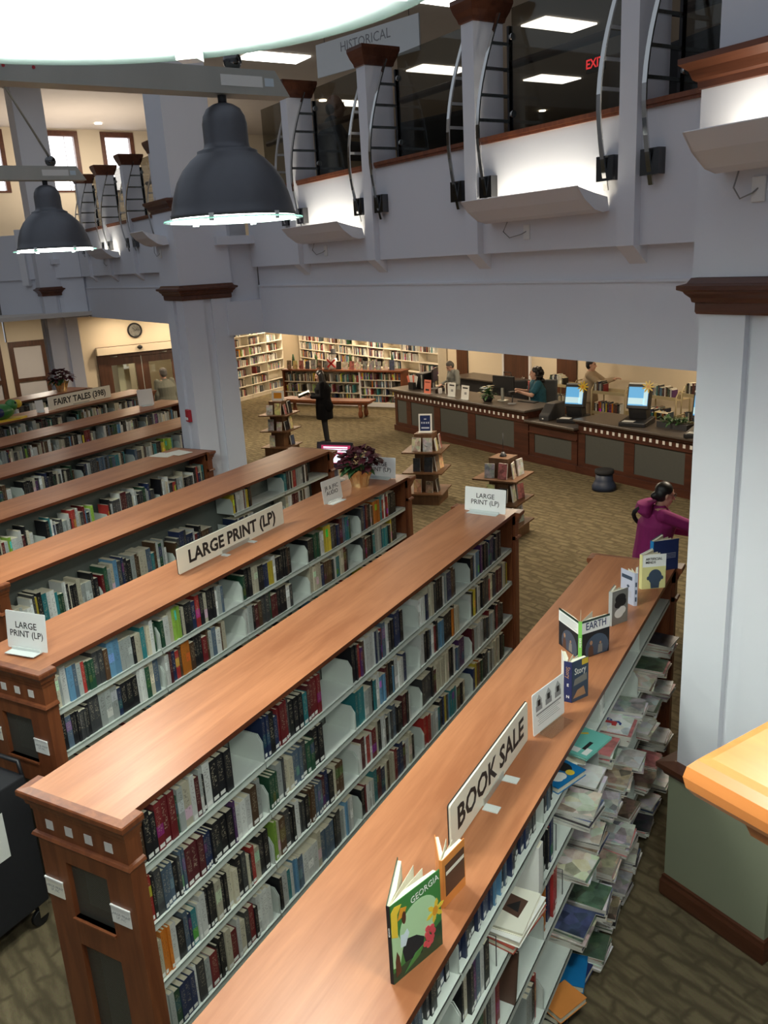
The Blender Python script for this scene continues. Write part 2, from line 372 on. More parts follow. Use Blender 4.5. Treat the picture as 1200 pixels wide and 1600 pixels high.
# stubs that tie the columns back to the balcony
for cu in (-10.93, -19.8, -2.85):
    bal.box(cu+.03, cu+.60, 4.3, 4.8, 3.5, 4.2); bal.box(cu, cu+.68, 4.3, 4.8, 3.08, 3.5); bal.box(cu-.1, cu+.78, 4.22, 4.78, 4.18, 4.28)
bo = struct('wall_balcony', bal, 'white_paint')
for (i, ps) in ((0, posts_r), (1, posts_l)):
    for k, pu in enumerate(ps):
        post = struct('post', MB().box(pu-.075, pu+.075, 4.66, 4.96, 3.9, 5.66), 'white_paint', bo)
        cm = MB(); rect_loft(cm, pu-.075, pu+.075, 4.66, 4.96, [(-.01, 5.62), (.012, 5.63), (.02, 5.66), (.04, 5.70), (.06, 5.76), (.06, 5.79), (-.02, 5.80)])
        struct('post_cap', cm, 'mahogany_trim', post)
        struct('corbel', MB().prism([(4.66, 3.9), (4.90, 3.9), (4.90, 3.76), (4.82, 3.76)], pu-.075, pu+.075, 0), 'white_trim', post)
        for sd in (-1, 1):
            ub = pu+sd*.19
            pts = []
            for q in range(15):
                s = q/14.; z = 5.66-s*1.39
                vv = 4.82-.23*sin(pi*min(1, s/.62)/2) if s < .62 else 4.59+.09*((s-.62)/.38)**1.5
                pts.append((vv, z))
            cb = struct('curved_bar', MB().ribbon(pts, .035, .012, T(ub, 0, 0)), 'chrome', bo)
            for z in (4.90, 5.08, 5.27, 5.45):
                s = (5.66-z)/1.39; vv = 4.82-.23*sin(pi*min(1, s/.62)/2)
                struct('rung', MB().box(ub-.012, ub+.012, vv, 4.93, z-.012, z+.012), 'chrome', cb)
            struct('upright', MB().box(ub-.012, ub+.012, 4.91, 4.95, 4.80, 5.58), 'dark_chrome', bo)
            for z in (4.95, 5.5): struct('clamp', MB().lathe([(.028, -.012), (.028, .012)], 12, T(ub+sd*.03, 4.93, z) @ RY(pi/2)), 'chrome', bo)
            struct('bracket_plate', MB().box(ub-sd*.0-.075, ub+.075, 4.655, 4.72, 4.33, 4.49), 'dark_chrome', bo)
def bays(ps, end_a, end_b):
    ed = sorted(ps); out = []
    bl = [end_a]+ed+[end_b]
    return list(zip(bl[:-1], bl[1:]))
for ps, a, b in ((posts_r, -10.3, -2.2), (posts_l, -19.3, -10.9)):
    for (x0, x1) in bays(ps, a, b):
        x0 += .09; x1 -= .09
        if x1-x0 < .3: continue
        struct('rail_cap', MB().box(x0, x1, 4.69, 4.97, 4.755, 4.785).box(x0, x1, 4.70, 4.96, 4.735, 4.755), 'cherry_side', bo)
        struct('glass_panel', MB().box(x0+.13, x1-.13, 4.925, 4.937, 4.80, 5.70), 'smoked_glass', bo)
        struct('handrail', MB().tube([(x0+.05, 5.02, 5.33), (x1-.05, 5.02, 5.33)], .032, 8), 'mahogany_trim', bo)
# the balcony's chamfered corner beyond the far column
cd = Vector((-cos(radians(17)), -sin(radians(17)), 0)); p0 = W(-18.75, 4.75); nn = Vector((-cd.y, cd.x, 0))
if nn.dot(-p0) < 0: nn = -nn
cm = MB()
MM = Matrix((cd, -nn, Vector((0, 0, 1)))).transposed().to_4x4(); MM.translation = p0
cm.box(0, 9, -.06, .25, 3.9, 4.8, MM).box(0, 9, 0, .3, 3.08, 3.9, MM)
struct('wall_balcony_corner', cm, 'white_paint', building=False)
cm = MB()
for q in range(5): cm.box(1.2+q*1.6, 1.35+q*1.6, -.12, 0, 3.78, 4.9, MM)
struct('trim_1', cm, 'white_trim', building=False)
# ---------------------------------------------------------------- upper floor
for q, (u, v) in enumerate([(-11.9, 11.6), (-15.5, 14.9), (-15.5, 11.7), (-15.6, 8.0), (-11.4, 8.6), (-19.1, 8.2), (-19.3, 12.0), (-8.2, 14.6)]):
    o = MB().box(u-.30, u+.30, v-.6, v+.6, 7.575, 7.599).build('ceiling_light', 'ceiling_panel_light'); o.rotation_euler = (0, 0, BE)
    tag(o, 'recessed fluorescent ceiling panel on the upper floor', 'ceiling light', 'upper floor ceiling panels')
for (u, v) in [(-23.4, 6.87), (-19.14, 11.0), (-18.9, 17.8)]:
    o = MB().lathe([(.09, 7.575), (.09, 7.599)], 16, T(u, v, 0)).build('downlight', 'downlight'); o.rotation_euler = (0, 0, BE)
    tag(o, 'small round downlight in the upper floor ceiling', 'ceiling light', 'upper floor downlights')
light('AREA', 'upper_light', W(-13, 11, 7.5), 70, (1, .93, .8), 3)
light('AREA', 'upper_light', W(-21.5, 7, 7.5), 110, (1, .9, .76), 2)
light('AREA', 'upper_cove_light', W(-22.0, 6.0, 5.2), 90, (1, .88, .74), 2.0, rot=(pi, 0, 0))
ex = thing('exit_sign', 'red lit EXIT sign hanging from the upper floor ceiling', 'exit sign', W(-9.52, 10, 6.42), BE)
MB().box(-.17, .17, -.02, .02, -.11, .11).build('housing', 'dark_metal', ex)
text('EXIT', .17, 'exit_red', ex, face_M((0, -.023, 0), (1, 0, 0), (0, 0, 1)), bold=.02)
hs = thing('hanging_sign', 'white hanging sign reading HISTORICAL INDEX behind the balcony glass', 'sign', W(-9.35, 6.0, 6.28), BE+radians(13))
MB().box(-.85, .85, -.01, .01, -.17, .20).build('board', 'card_white', hs)
text('HISTORICAL\nINDEX', .15, 'print_grey', hs, face_M((0, -.012, .02), (1, 0, 0), (0, 0, 1)))
for q in (-.7, .7): MB().tube([(q, 0, .2), (q, 0, 1.31)], .004, 5).build('wire', 'dark_metal', hs)
# wall uplights
def uplight(name, loc, rotz, w, label, energy, group='wall uplights'):
    t = thing(name, label, 'wall light', loc, rotz, group)
    prof = [(0, -.10), (-.06, -.11), (-.14, -.09), (-.24, -.02), (-.31, .06), (-.30, .065), (-.23, 0), (-.13, -.065), (-.02, -.08), (0, -.08)]
    MB().prism(prof, -w/2, w/2, 0).build('trough', 'white_trim', t)
    for s in (-1, 1): MB().prism([(0, -.10), (-.06, -.11), (-.14, -.09), (-.24, -.02), (-.31, .06), (-.16, .02), (-.02, -.01)], s*w/2-.006, s*w/2+.006, 0).build('end_plate', 'white_trim', t)
    MB().tube([(-w/2+.06, -.12, -.03), (w/2-.06, -.12, -.03)], .016, 8).build('tube_lamp', 'downlight' if energy else 'white_plastic', t)
    c = MB(); c.tube([(-w*.3, -.05, -.11), (-w*.34, -.05, -.18), (-w*.3, -.03, -.23), (-w*.2, -.02, -.21), (-w*.16, -.01, -.19)], .004, 6); c.build('cable', 'print_grey', t)
    bevel(MB().box(-w*.16-.035, -w*.16+.035, -.012, 0, -.25, -.14).build('outlet', 'white_plastic', t), .004)
    if energy: light('AREA', 'uplight_glow', (0, -.13, .0), energy, (1, .93, .78), w*.8, rot=(pi+.25, 0, 0), sizey=.08, parent=t)
    return t
uplight('wall_uplight', W(-4.98, PV, 4.24), BE, 1.25, 'long white trough uplight mounted on the balcony front, glowing above', 3.6)
uplight('wall_uplight', W(-8.17, PV, 4.22), BE, 1.2, 'long white trough uplight on the balcony behind the nearer pendant lamp', 3.6)
uplight('wall_uplight', W(-16.4, PV, 4.3), BE, 1.1, 'glowing trough uplight on the balcony past the middle column', 4)
uplight('wall_uplight', W(-2.42, 3.70, 4.31), BE, .56, 'white trough uplight on the tall column with the green-grey pedestal', 2)
uplight('wall_uplight', W(-10.7, 3.72, 4.32), BE, .5, 'small white trough uplight on the front of the fire-alarm column', 0)
# ================================================================ bookcases and their books
def book_shader(name, individual, pages=False):
    m, nt, b = nmat(name); L = nt.links.new
    at = N(nt, 'ShaderNodeAttribute'); at.attribute_name = 'loc'
    if individual:
        oi = N(nt, 'ShaderNodeObjectInfo'); col = oi.outputs['Color']; seed = oi.outputs['Random']
    else:
        a2 = N(nt, 'ShaderNodeAttribute'); a2.attribute_name = 'bcol'; col = a2.outputs['Color']
        a3 = N(nt, 'ShaderNodeAttribute'); a3.attribute_name = 'bseed'; seed = a3.outputs['Fac']
    def mth(op, a, c=None, d=None):
        n = N(nt, 'ShaderNodeMath', operation=op)
        for i, x in enumerate((a, c, d)):
            if x is None: continue
            if isinstance(x, (int, float)): n.inputs[i].default_value = x
            else: L(x, n.inputs[i])
        return n.outputs[0]
    sp = N(nt, 'ShaderNodeSeparateXYZ'); L(at.outputs['Vector'], sp.inputs[0]); X, Y, Z = sp.outputs
    spine = mth('GREATER_THAN', X, .985)
    sd = mth('MULTIPLY', seed, 371.3)
    cx = N(nt, 'ShaderNodeCombineXYZ'); L(mth('MULTIPLY', Y, 3.5), cx.inputs[0]); L(mth('MULTIPLY', Z, 42), cx.inputs[1]); L(sd, cx.inputs[2])
    nz = N(nt, 'ShaderNodeTexNoise'); nz.inputs['Scale'].default_value = 1.0; nz.inputs['Detail'].default_value = 1; L(cx.outputs[0], nz.inputs[0])
    inz = mth('MULTIPLY', mth('GREATER_THAN', Z, .34), mth('LESS_THAN', Z, .90))
    iny = mth('LESS_THAN', mth('ABSOLUTE', mth('SUBTRACT', Y, .5)), .30)
    txt = mth('MULTIPLY', mth('MULTIPLY', mth('GREATER_THAN', nz.outputs[0], .58), mth('MULTIPLY', inz, iny)), spine)
    # a colour band across some spines
    s2 = mth('FRACT', mth('MULTIPLY', seed, 17.17)); s3 = mth('FRACT', mth('MULTIPLY', seed, 91.7))
    band = mth('MULTIPLY', mth('MULTIPLY', mth('LESS_THAN', mth('ABSOLUTE', mth('SUBTRACT', Z, mth('MULTIPLY_ADD', s2, .5, .25))), mth('MULTIPLY', s3, .16)), mth('GREATER_THAN', s3, .72)), spine)
    hs = N(nt, 'ShaderNodeHueSaturation'); L(col, hs.inputs['Color']); L(mth('MULTIPLY_ADD', s2, .5, .25), hs.inputs['Hue']); hs.inputs['Value'].default_value = 1.5
    m1 = N(nt, 'ShaderNodeMix', data_type='RGBA'); L(band, m1.inputs[0]); L(col, m1.inputs[6]); L(hs.outputs[0], m1.inputs[7])
    # lettering light on dark, dark on light
    bw = N(nt, 'ShaderNodeRGBToBW'); L(col, bw.inputs[0])
    lt = mth('LESS_THAN', bw.outputs[0], .18)
    m2 = N(nt, 'ShaderNodeMix', data_type='RGBA'); L(lt, m2.inputs[0]); m2.inputs[6].default_value = (.05, .035, .04, 1); m2.inputs[7].default_value = (.55, .48, .34, 1)
    m3 = N(nt, 'ShaderNodeMix', data_type='RGBA'); L(mth('MULTIPLY', txt, .5), m3.inputs[0]); L(m1.outputs[2], m3.inputs[6]); L(m2.outputs[2], m3.inputs[7])
    L(m3.outputs[2], b.inputs['Base Color']); b.inputs['Roughness'].default_value = .38
    return m
book_shader('book_cover', True); book_shader('book_cover_many', False)
plain('page_edges', (.66, .61, .46), .85, var=.16, scale=1, stretch=(20, 700, 5))
PAL = [('black', (.012, .012, .015), 26), ('charcoal', (.05, .052, .055), 10), ('navy blue', (.018, .03, .085), 9), ('white', (.62, .63, .60), 13), ('cream', (.52, .48, .36), 9), ('pale grey', (.36, .39, .37), 8),
       ('dark red', (.16, .014, .018), 5), ('red', (.38, .035, .03), 3), ('maroon', (.085, .014, .018), 5), ('teal', (.03, .20, .22), 4), ('sky blue', (.12, .27, .42), 4), ('dark green', (.02, .075, .04), 4), ('lime green', (.25, .42, .06), 1.5), ('brown', (.09, .048, .025), 6), ('orange', (.55, .17, .02), 2), ('yellow', (.62, .48, .05), 2), ('purple', (.09, .03, .13), 2), ('slate blue', (.08, .12, .17), 6)]
PALW = [p[2] for p in PAL]
def set_loc(me, fn):
    a = me.attributes.new('loc', 'FLOAT_VECTOR', 'POINT')
    for i, v in enumerate(me.vertices): a.data[i].vector = fn(v.co)
BOOK_MESH = {}
def book_mesh(t, h, d):
    k = (t, h, d)
    if k in BOOK_MESH: return BOOK_MESH[k]
    c = .0025
    mb = MB().mat('book_cover'); mb.prism([(-d, 0), (0, 0), (0, t), (-d, t), (-d, t-c), (-c, t-c), (-c, c), (-d, c)], 0, h, 2)
    cov = mb.mesh('book'); set_loc(cov, lambda p: (1+p.x/d, p.y/t, p.z/h))
    pg = MB().mat('page_edges').box(-d+.004, -c, c, t-c, .003, h-.005).mesh('page_block')
    lb = MB().mat('label_white').box(0, .0006, t*.14, t*.86, .010, .030).mesh('call_label')
    BOOK_MESH[k] = (cov, pg, lb); return BOOK_MESH[k]
LEVELS = ['top', 'second', 'third', 'fourth', 'bottom']
ORD = ['first', 'second', 'third', 'fourth', 'fifth']
def shelf_run(rng, width, hmin, hmax, fill, dmin=.14, tscale=1.0, pal=None):
    """books standing on one shelf: list of (y, t, h, d, colour index, lean)"""
    out = []; y = .012; rep = 0; ci = 0; t = h = d = 0; hmin = min(hmin, hmax-.035)
    while y < width*fill:
        if rep <= 0:
            rep = rng.choice([1, 1, 1, 1, 2, 3]); ci = rng.choices(range(len(PAL)), pal or PALW)[0]
            t = rng.choice([.018, .024, .03, .036, .042, .05])*tscale; t = round(t, 3)
            h = rng.choice([q for q in (.17, .185, .20, .215, .23, .245, .26, .29, .32, .345) if hmin <= q <= hmax]); d = rng.choice([.14, .155, .17]) if dmin <= .14 else dmin
        if y+t > width-.012: break
        out.append((y, t, h, d, ci, 0)); y += t+rng.uniform(.0004, .002); rep -= 1
    return out
STUFF = {'v': [], 'f': [], 'mi': [], 'col': [], 'seed': [], 'loc': []}
def add_stuff(M, t, h, d, rgb, seed):
    S = STUFF; b = len(S['v'])
    for (x, y, z) in ((-d, 0, 0), (0, 0, 0), (0, t, 0), (-d, t, 0), (-d, 0, h), (0, 0, h), (0, t, h), (-d, t, h)):
        S['v'].append(tuple(M @ Vector((x, y, z)))); S['col'].append((*rgb, 1)); S['seed'].append(seed); S['loc'].append((1+x/d, y/t, z/h))
    for f, mi in (((4, 5, 6, 7), 1), ((0, 1, 5, 4), 0), ((1, 2, 6, 5), 0), ((2, 3, 7, 6), 0), ((3, 0, 4, 7), 1)):
        S['f'].append(tuple(b+i for i in f)); S['mi'].append(mi)
def flush_stuff():
    S = STUFF; me = bpy.data.meshes.new('shelved_books'); me.from_pydata(S['v'], [], S['f'])
    me.materials.append(MATS['book_cover_many']); me.materials.append(MATS['page_edges'])
    me.polygons.foreach_set('material_index', S['mi'])
    a = me.attributes.new('bcol', 'FLOAT_COLOR', 'POINT'); a.data.foreach_set('color', [x for c in S['col'] for x in c])
    a = me.attributes.new('bseed', 'FLOAT', 'POINT'); a.data.foreach_set('value', S['seed'])
    a = me.attributes.new('loc', 'FLOAT_VECTOR', 'POINT'); a.data.foreach_set('vector', [x for c in S['loc'] for x in c])
    o = mk('shelved_books', me); tag(o, 'the many more library books packed on the farther shelves', 'books', kind='stuff')
NBOOK = [0]
def put_book(rng, base, t, h, d, ci, label, group):
    """base: matrix of the book's front bottom corner (local +x is where the spine faces, +y along the shelf)"""
    cov, pg, lb = book_mesh(t, h, d); name, rgb, _ = PAL[ci]
    o = mk('book', cov); o.matrix_world = base
    j = rng.uniform(.8, 1.25); o.color = (*[min(1, x*j) for x in rgb], 1)
    mk('page_block', pg, o)
    if rng.random() < .85: mk('call_label', lb, o)
    tag(o, label, 'book', group); NBOOK[0] += 1; return o
# shelf tray: one mesh per bay width
BAY = .9225
def shelf_mesh(w, br=.16, dep=.235):
    mb = MB().mat('shelf_metal')
    mb.box(-dep, 0, .004, w-.004, -.012, 0); mb.box(-.004, 0, .004, w-.004, -.034, 0)
    for y in (.004, w-.007):
        mb.prism([(-dep, 0), (-.012, 0), (-.012, br*.72), (-.04, br), (-dep, br)], y, y+.003, 1)
    return mb.mesh('shelf')
SHELF = {}
def bookcase(name, x0, x1, y0, nb, label, levels, fills, case_phrase, individual=(), near_panel=True, seed=1, hrange=(.20, .25), tscale=1., pal=None, top=1.70, y1=None, skip=(), range_label=None, far_extra=0.0):
    hw = (x1-x0)/2; xc = (x0+x1)/2; Lg = nb*BAY if y1 is None else y1-y0; bw = Lg/nb
    t = thing(name, label, 'bookcase', (xc, y0, 0), 0, 'double-faced library bookcases'); rng = random.Random(seed)
    mb = MB().mat('cherry_edge'); mb.box(-hw, hw, 0, Lg, top-.03, top); mb.mat('cherry_top'); mb.m[-5] = mb.mi; mb.build('canopy_top', None, t)
    MB().box(-.012, .012, .02, Lg-.02, .06, top-.03).build('back_panel', 'shelf_back_shaded', t)
    MB().box(-hw+.02, hw-.02, .01, Lg-.01, 0, .055).build('base', 'dark_metal', t)
    key = (round(bw, 3)); 
    if key not in SHELF: SHELF[key] = shelf_mesh(bw)
    for b in range(nb):
        for li, z in enumerate(levels if not callable(levels) else levels(b)):
            mk('shelf', SHELF[key], t, (hw-.025, b*bw, z))
            if (b, li) in skip: continue
            fl = fills(b, li, rng) if callable(fills) else fills
            if fl <= 0: continue
            lv = levels if not callable(levels) else levels(b)
            clear = ((lv[li-1]-.035) if li else top-.03)-z
            run = shelf_run(rng, bw-.02, hrange[0], min(hrange[1], clear-.01), fl, tscale=tscale, pal=pal)
            for (y, th, h, d, ci, lean) in run:
                M = T(xc+hw-.025-.012-rng.uniform(0, .012), y0+b*bw+.01+y, z+.0005)
                if (b, li) in individual:
                    sz = ('thin ' if th < .028*tscale else 'thick ' if th > .04*tscale else '')+('tall ' if h > .222 else 'short ')
                    lab = '%s%s book, %s shelf, %s bay, %s' % (sz, PAL[ci][0], LEVELS[li], ORD[b], case_phrase)
                    put_book(rng, M, th, h, d, ci, lab, 'books on the %s shelf, %s bay, of %s' % (LEVELS[li], ORD[b], case_phrase))
                else:
                    j = rng.uniform(.75, 1.25); add_stuff(M, th, h, d, [min(1, q*j) for q in PAL[ci][1]], rng.random())
    for s in (0, 1):          # uprights inside each end
        MB().box(-hw+.02, hw-.02, Lg-.014 if s else 0, Lg if s else .014, .05, top-.03).build('end_sheet', 'cherry_side' if s else 'shelf_metal', t)
    end_panel(t, hw, 0, -1, top, near_panel, range_label)
    end_panel(t, hw, Lg, 1, top, False, None)
    return t
def end_panel(t, hw, y, s, top, full, range_label):
    """wood end with cornice, square inlays and two recessed wire screens; s = direction it faces"""
    M = T(0, y, 0) @ (RZ(0) if s < 0 else RZ(pi))     # local -y is outward
    w = hw+.005
    p = MB().mat('cherry_side')
    z1, z2, z3, z4 = .10, .89, 1.045, 1.345
    if full:
        p.box(-w, -w+.16, -.085, 0, 0, top-.03, M).box(w-.16, w, -.085, 0, 0, top-.03, M)
        for a, b in ((0, z1), (z2, z3), (z4, top-.03)): p.box(-w+.16, w-.16, -.085, 0, a, b, M)
    else: p.box(-w, w, -.085, 0, 0, top-.03, M)
    e = p.build('end_panel', None, t)
    def ring(prof):      # three-sided moulding wrapped round the panel
        mb = MB(); vs = []
        for o, z in prof: vs += [M @ Vector(q) for q in ((-w-o, .0, z), (-w-o, -.085-o, z), (w+o, -.085-o, z), (w+o, .0, z))]
        fs = [(i*4+k, i*4+k+1, i*4+4+k+1, i*4+4+k) for i in range(len(prof)-1) for k in range(3)]
        fs += [(i*4+3, i*4, i*4+4, i*4+7) for i in range(len(prof)-1)]
        n = (len(prof)-1)*4; fs += [(3, 2, 1, 0), (n, n+1, n+2, n+3)]
        return mb.add(vs, fs)
    c = ring([(-.01, 1.585), (.006, 1.59), (.008, 1.612), (.018, 1.62), (.022, 1.64), (.036, 1.662), (.042, 1.668), (.042, 1.69), (.038, top-.003), (-.004, top)])
    c.mats = ['cherry_side', 'cherry_top']; c.m[-1] = 1; c.build('cornice', None, e)
    ring([(-.01, 1.44), (.014, 1.445), (.02, 1.455), (.014, 1.468), (-.005, 1.475)]).build('moulding', 'cherry_side', e)
    if not full: return
    for q in range(4):
        x = -.19+q*.1235
        MB().box(x-.023, x+.023, -.0875, -.082, 1.505, 1.553, M).build('inlay_tile', 'tile_white', e)
    for a, b in ((z1, z2), (z3, z4)):
        MB().box(-w+.16, w-.16, -.060, -.055, a, b, M).build('wire_screen', 'wire_mesh', e)
        MB().box(-w+.155, w-.155, -.098, -.03, a-.012, a, M).build('screen_ledge', 'cherry_side', e)
    if range_label:
        for k, (x, m) in enumerate(((-.235, 'sign_cream'), (.19, 'label_white'))):
            lb = MB().box(x-.058, x+.058, -.0905, -.0865, 1.125, 1.215, M).build('range_label', m, e)
            text(range_label, .02, 'print_grey', lb, M @ face_M((x, -.0908, 1.168), (1, 0, 0), (0, 0, 1)))
            MB().box(x-.06, x+.06, -.093, -.0855, 1.212, 1.22, M).build('label_holder', 'white_plastic', e)
def wire_mesh():
    m, nt, b = nmat('wire_mesh'); L = nt.links.new
    tc = N(nt, 'ShaderNodeTexCoord'); sp = N(nt, 'ShaderNodeSeparateXYZ'); L(tc.outputs['Object'], sp.inputs[0])
    def st(o):
        a = N(nt, 'ShaderNodeMath', operation='MULTIPLY'); a.inputs[1].default_value = 110; L(o, a.inputs[0])
        f = N(nt, 'ShaderNodeMath', operation='FRACT'); L(a.outputs[0], f.inputs[0]); g = N(nt, 'ShaderNodeMath', operation='LESS_THAN'); g.inputs[1].default_value = .42; L(f.outputs[0], g.inputs[0]); return g.outputs[0]
    mx = N(nt, 'ShaderNodeMath', operation='MAXIMUM'); L(st(sp.outputs[0]), mx.inputs[0]); L(st(sp.outputs[2]), mx.inputs[1])
    L(mx.outputs[0], b.inputs['Alpha']); b.inputs['Base Color'].default_value = (.13, .13, .11, 1); b.inputs['Metallic'].default_value = .5; b.inputs['Roughness'].default_value = .45
wire_mesh()
CH = [.9, .5]
# the book-sale bookcase: its books and magazines come further down
caseD = bookcase('bookcase', -1.60, -1.012, 1.26, 5, 'bookcase with the book sale sign and books standing along its top', [1.46, 1.155, .82, .41, .075], 0, 'the book sale bookcase', near_panel=True)
def fC(b, li, r): return [[.68, .95, .97, .98, .9], [.62, .6, .8, .9, .8], [.72, .75, .8, .85, .8], [.7, .72, .82, .8, .7], [.72, .9, .75, .8, .7]][b][li]
caseC = bookcase('bookcase', -3.12, -2.55, 2.165, 5, 'long large print bookcase with a mesh-screened cherry end beside the book sale bookcase', [1.37, 1.055, .725, .39, .075], fC,
    'large print bookcase beside book sale', individual={(0, l) for l in range(4)} | {(1, 0), (1, 1), (1, 2)}, seed=11, range_label='LARGE PRINT\nLP, FIC')
def fB(b, li, r): return [[.97, .97, .9], [.75, .72, .7], [.72, .7, .7], [.8, .72, .7], [.8, .75, .6]][b][li] if li < 3 else .8
caseB = bookcase('bookcase', -4.63, -4.05, 2.99, 5, 'bookcase carrying the long LARGE PRINT (LP) board and a poinsettia', [1.38, 1.085, .76, .42, .075], fB,
    'bookcase under long board', individual=(), seed=23, range_label='LARGE PRINT\nLP, FIC')
wA = [p[2]*(2.2 if p[0] in ('cream', 'pale grey', 'white', 'brown', 'charcoal') else 1) for p in PAL]
def lA(b): return [1.14, .76, .41, .075] if b < 3 else [1.43, 1.10, .75, .41, .075]
caseA = bookcase('bookcase', -6.16, -5.57, 3.86, 5, 'bookcase with a computer terminal behind its far end', lA, lambda b, l, r: [.95, .9, .62, .35, .55][b] if l < 2 else .6, 'the bookcase beside the terminal', seed=31, pal=wA, hrange=(.26, .345), tscale=.9)
bookcase('bookcase', -7.70, -7.11, 4.66, 4, 'shorter bookcase with loose papers on top by the fire-alarm column', [1.20, .80, .41, .075], lambda b, l, r: r.uniform(.72, .97), 'A2', seed=41, pal=wA, hrange=(.26, .345), tscale=.75, y1=8.02)
bookcase('bookcase', -9.30, -8.68, 5.58, 5, 'plain bookcase between the papers and the framed card', [1.33, .97, .6, .075], lambda b, l, r: r.uniform(.75, .97), 'A3', seed=51, pal=wA, hrange=(.20, .26), tscale=.75, y1=10.2)
bookcase('bookcase', -10.95, -10.35, 6.55, 5, 'bookcase with a small framed card standing at its end', [1.36, .99, .6, .075], lambda b, l, r: r.uniform(.75, .97), 'A4', seed=61, pal=wA, hrange=(.20, .26), tscale=.75, y1=11.25)
bookcase('bookcase', -12.66, -12.06, 7.55, 5, 'bookcase carrying the FAIRY TALES (398) board', [1.36, .99, .6, .075], lambda b, l, r: r.uniform(.7, .95), 'A5', seed=71, pal=wA, hrange=(.20, .26), tscale=.7, y1=12.2)
bookcase('bookcase', -14.45, -13.88, 8.7, 4, 'dark bookcase with a poinsettia on top in front of the far column', [1.36, .99, .6, .075], lambda b, l, r: r.uniform(.7, .95), 'A6', seed=81, pal=wA, hrange=(.20, .26), tscale=.7, y1=12.25)
# ================================================================ signs, display books and the book-sale shelves
TOPZ = 1.7
def rounded(x0, x1, z0, z1, r=.012, n=4):
    out = []
    for cx, cz, a0 in ((x1-r, z1-r, 0), (x0+r, z1-r, pi/2), (x0+r, z0+r, pi), (x1-r, z0+r, 1.5*pi)):
        out += [(cx+r*cos(a0+pi/2*k/n), cz+r*sin(a0+pi/2*k/n)) for k in range(n+1)]
    return out
def long_sign(loc, w, h, s, size, label, rotz, clip='galvanised', bold=.032, mat='sign_cream', tilt=0.0, n_tabs=2):
    """board standing on its edge; local x = reading direction, faces local -y"""
    t = thing('sign_board', label, 'sign', loc, rotz); M = RX(-tilt)
    b = MB().prism(rounded(-w/2, w/2, .008, .008+h), -.004, .004, 1, M).build('board', mat, t)
    MB().prism(rounded(-w/2-.003, w/2+.003, .005, .011+h), .0041, .008, 1, M).build('backing', 'print_black', t)
    tx = text(s, size, 'print_black', t, M @ face_M((0, -.0045, h*.53), (1, 0, 0), (0, 0, 1)), bold=bold)
    MB().box(-w*.13, w*.13, -.008, .013, 0, .035).build('clip', clip, t)
    for q in ((-1, 1) if n_tabs == 2 else ()): MB().box(q*w*.13-.025, q*w*.13+.02, -.075, -.008, 0, .004).build('clip_foot', 'acrylic_solid', t)
    return t
plain('acrylic_solid', (.62, .66, .64), .12, var=.02)
long_sign((-4.352, 5.13, TOPZ), 1.36, .20, 'LARGE PRINT (LP)', .142, 'long cream LARGE PRINT (LP) board standing on a bookcase top', pi/2)
long_sign((-1.207, 2.91, TOPZ), .86, .20, 'BOOK SALE', .142, 'cream BOOK SALE board clipped to the top of the sale bookcase', pi/2, bold=.026)
long_sign((-12.28, 10.68, TOPZ), 1.44, .22, 'FAIRY TALES (398)', .15, 'cream FAIRY TALES (398) board on a bookcase near the entrance', pi/2, n_tabs=0)
def desk_sign(loc, w, h, s, size, label, rotz, tilt=.12, mat='card_white', stand='acrylic_solid', bold=.006):
    """card in a bent acrylic stand; faces local -y"""
    t = thing('sign_stand', label, 'sign', loc, rotz); M = T(0, 0, .004) @ RX(-tilt)
    MB().prism(rounded(-w/2, w/2, 0, h, .008), -.0015, .0015, 1, M).build('card', mat, t)
    if s: text(s, size, 'print_black', t, M @ face_M((0, -.002, h*.52), (1, 0, 0), (0, 0, 1)), bold=bold)
    MB().box(-w*.36, w*.36, -.075, .01, 0, .004).box(-w*.36, w*.36, -.016, -.012, .004, .022).build('stand', stand, t)
    return t
desk_sign((-4.33, 3.06, TOPZ+.012), .32, .24, 'LARGE\nPRINT (LP)', .058, 'white LARGE PRINT (LP) card on the mesh-ended bookcase below the long board', radians(6))
desk_sign((-2.80, 6.70, TOPZ), .40, .215, 'LARGE\nPRINT (LP)', .060, 'white LARGE PRINT (LP) card on the far end of the bookcase beside the book sale', radians(-4))
desk_sign((-4.33, 7.52, TOPZ), .38, .215, 'LARGE\nPRINT (LP)', .060, 'white LARGE PRINT (LP) card half hidden behind the poinsettia', radians(2))
desk_sign((-4.31, 6.58, TOPZ), .29, .22, 'JR & JFIC\nAUDIO', .055, 'small white JR & JFIC AUDIO card beside the poinsettia', radians(84), mat='label_white')
# house fund card
hc = desk_sign((-1.157, 3.515, TOPZ), .28, .215, None, 0, 'white acrylic-held card with three small house drawings beside the sale sign', radians(77), tilt=.04, stand='acrylic')
for q in (-.085, 0, .085):
    hp = MB()
    for mt, pl in (('print_grey', [(q-.027, .115), (q+.027, .115), (q+.027, .145), (q-.027, .145)]), ('print_black', [(q-.012, .14), (q+.012, .14), (q+.012, .17), (q-.012, .17)]), ('card_grey', [(q-.024, .145), (q+.024, .145), (q+.024, .168), (q, .198), (q-.024, .168)])):
        C('card_grey', (.42, .43, .42)); hp.mat(mt); hp.prism(pl, -.0026 if mt != 'print_black' else -.0030, -.0016, 1, T(0, 0, .004) @ RX(-.04))
    hp.build('printed_house', None, hc)
MB().box(-.11, .11, -.0024, -.0016, .093, .102, T(0, 0, .004) @ RX(-.04)).build('printed_heading', 'print_grey', hc)
for q in range(5): MB().box(-.10+.01*(q % 2), .10-.012*(q % 3), -.0024, -.0016, .04+q*.011, .043+q*.011, T(0, 0, .004) @ RX(-.04)).build('printed_line', 'card_grey', hc)
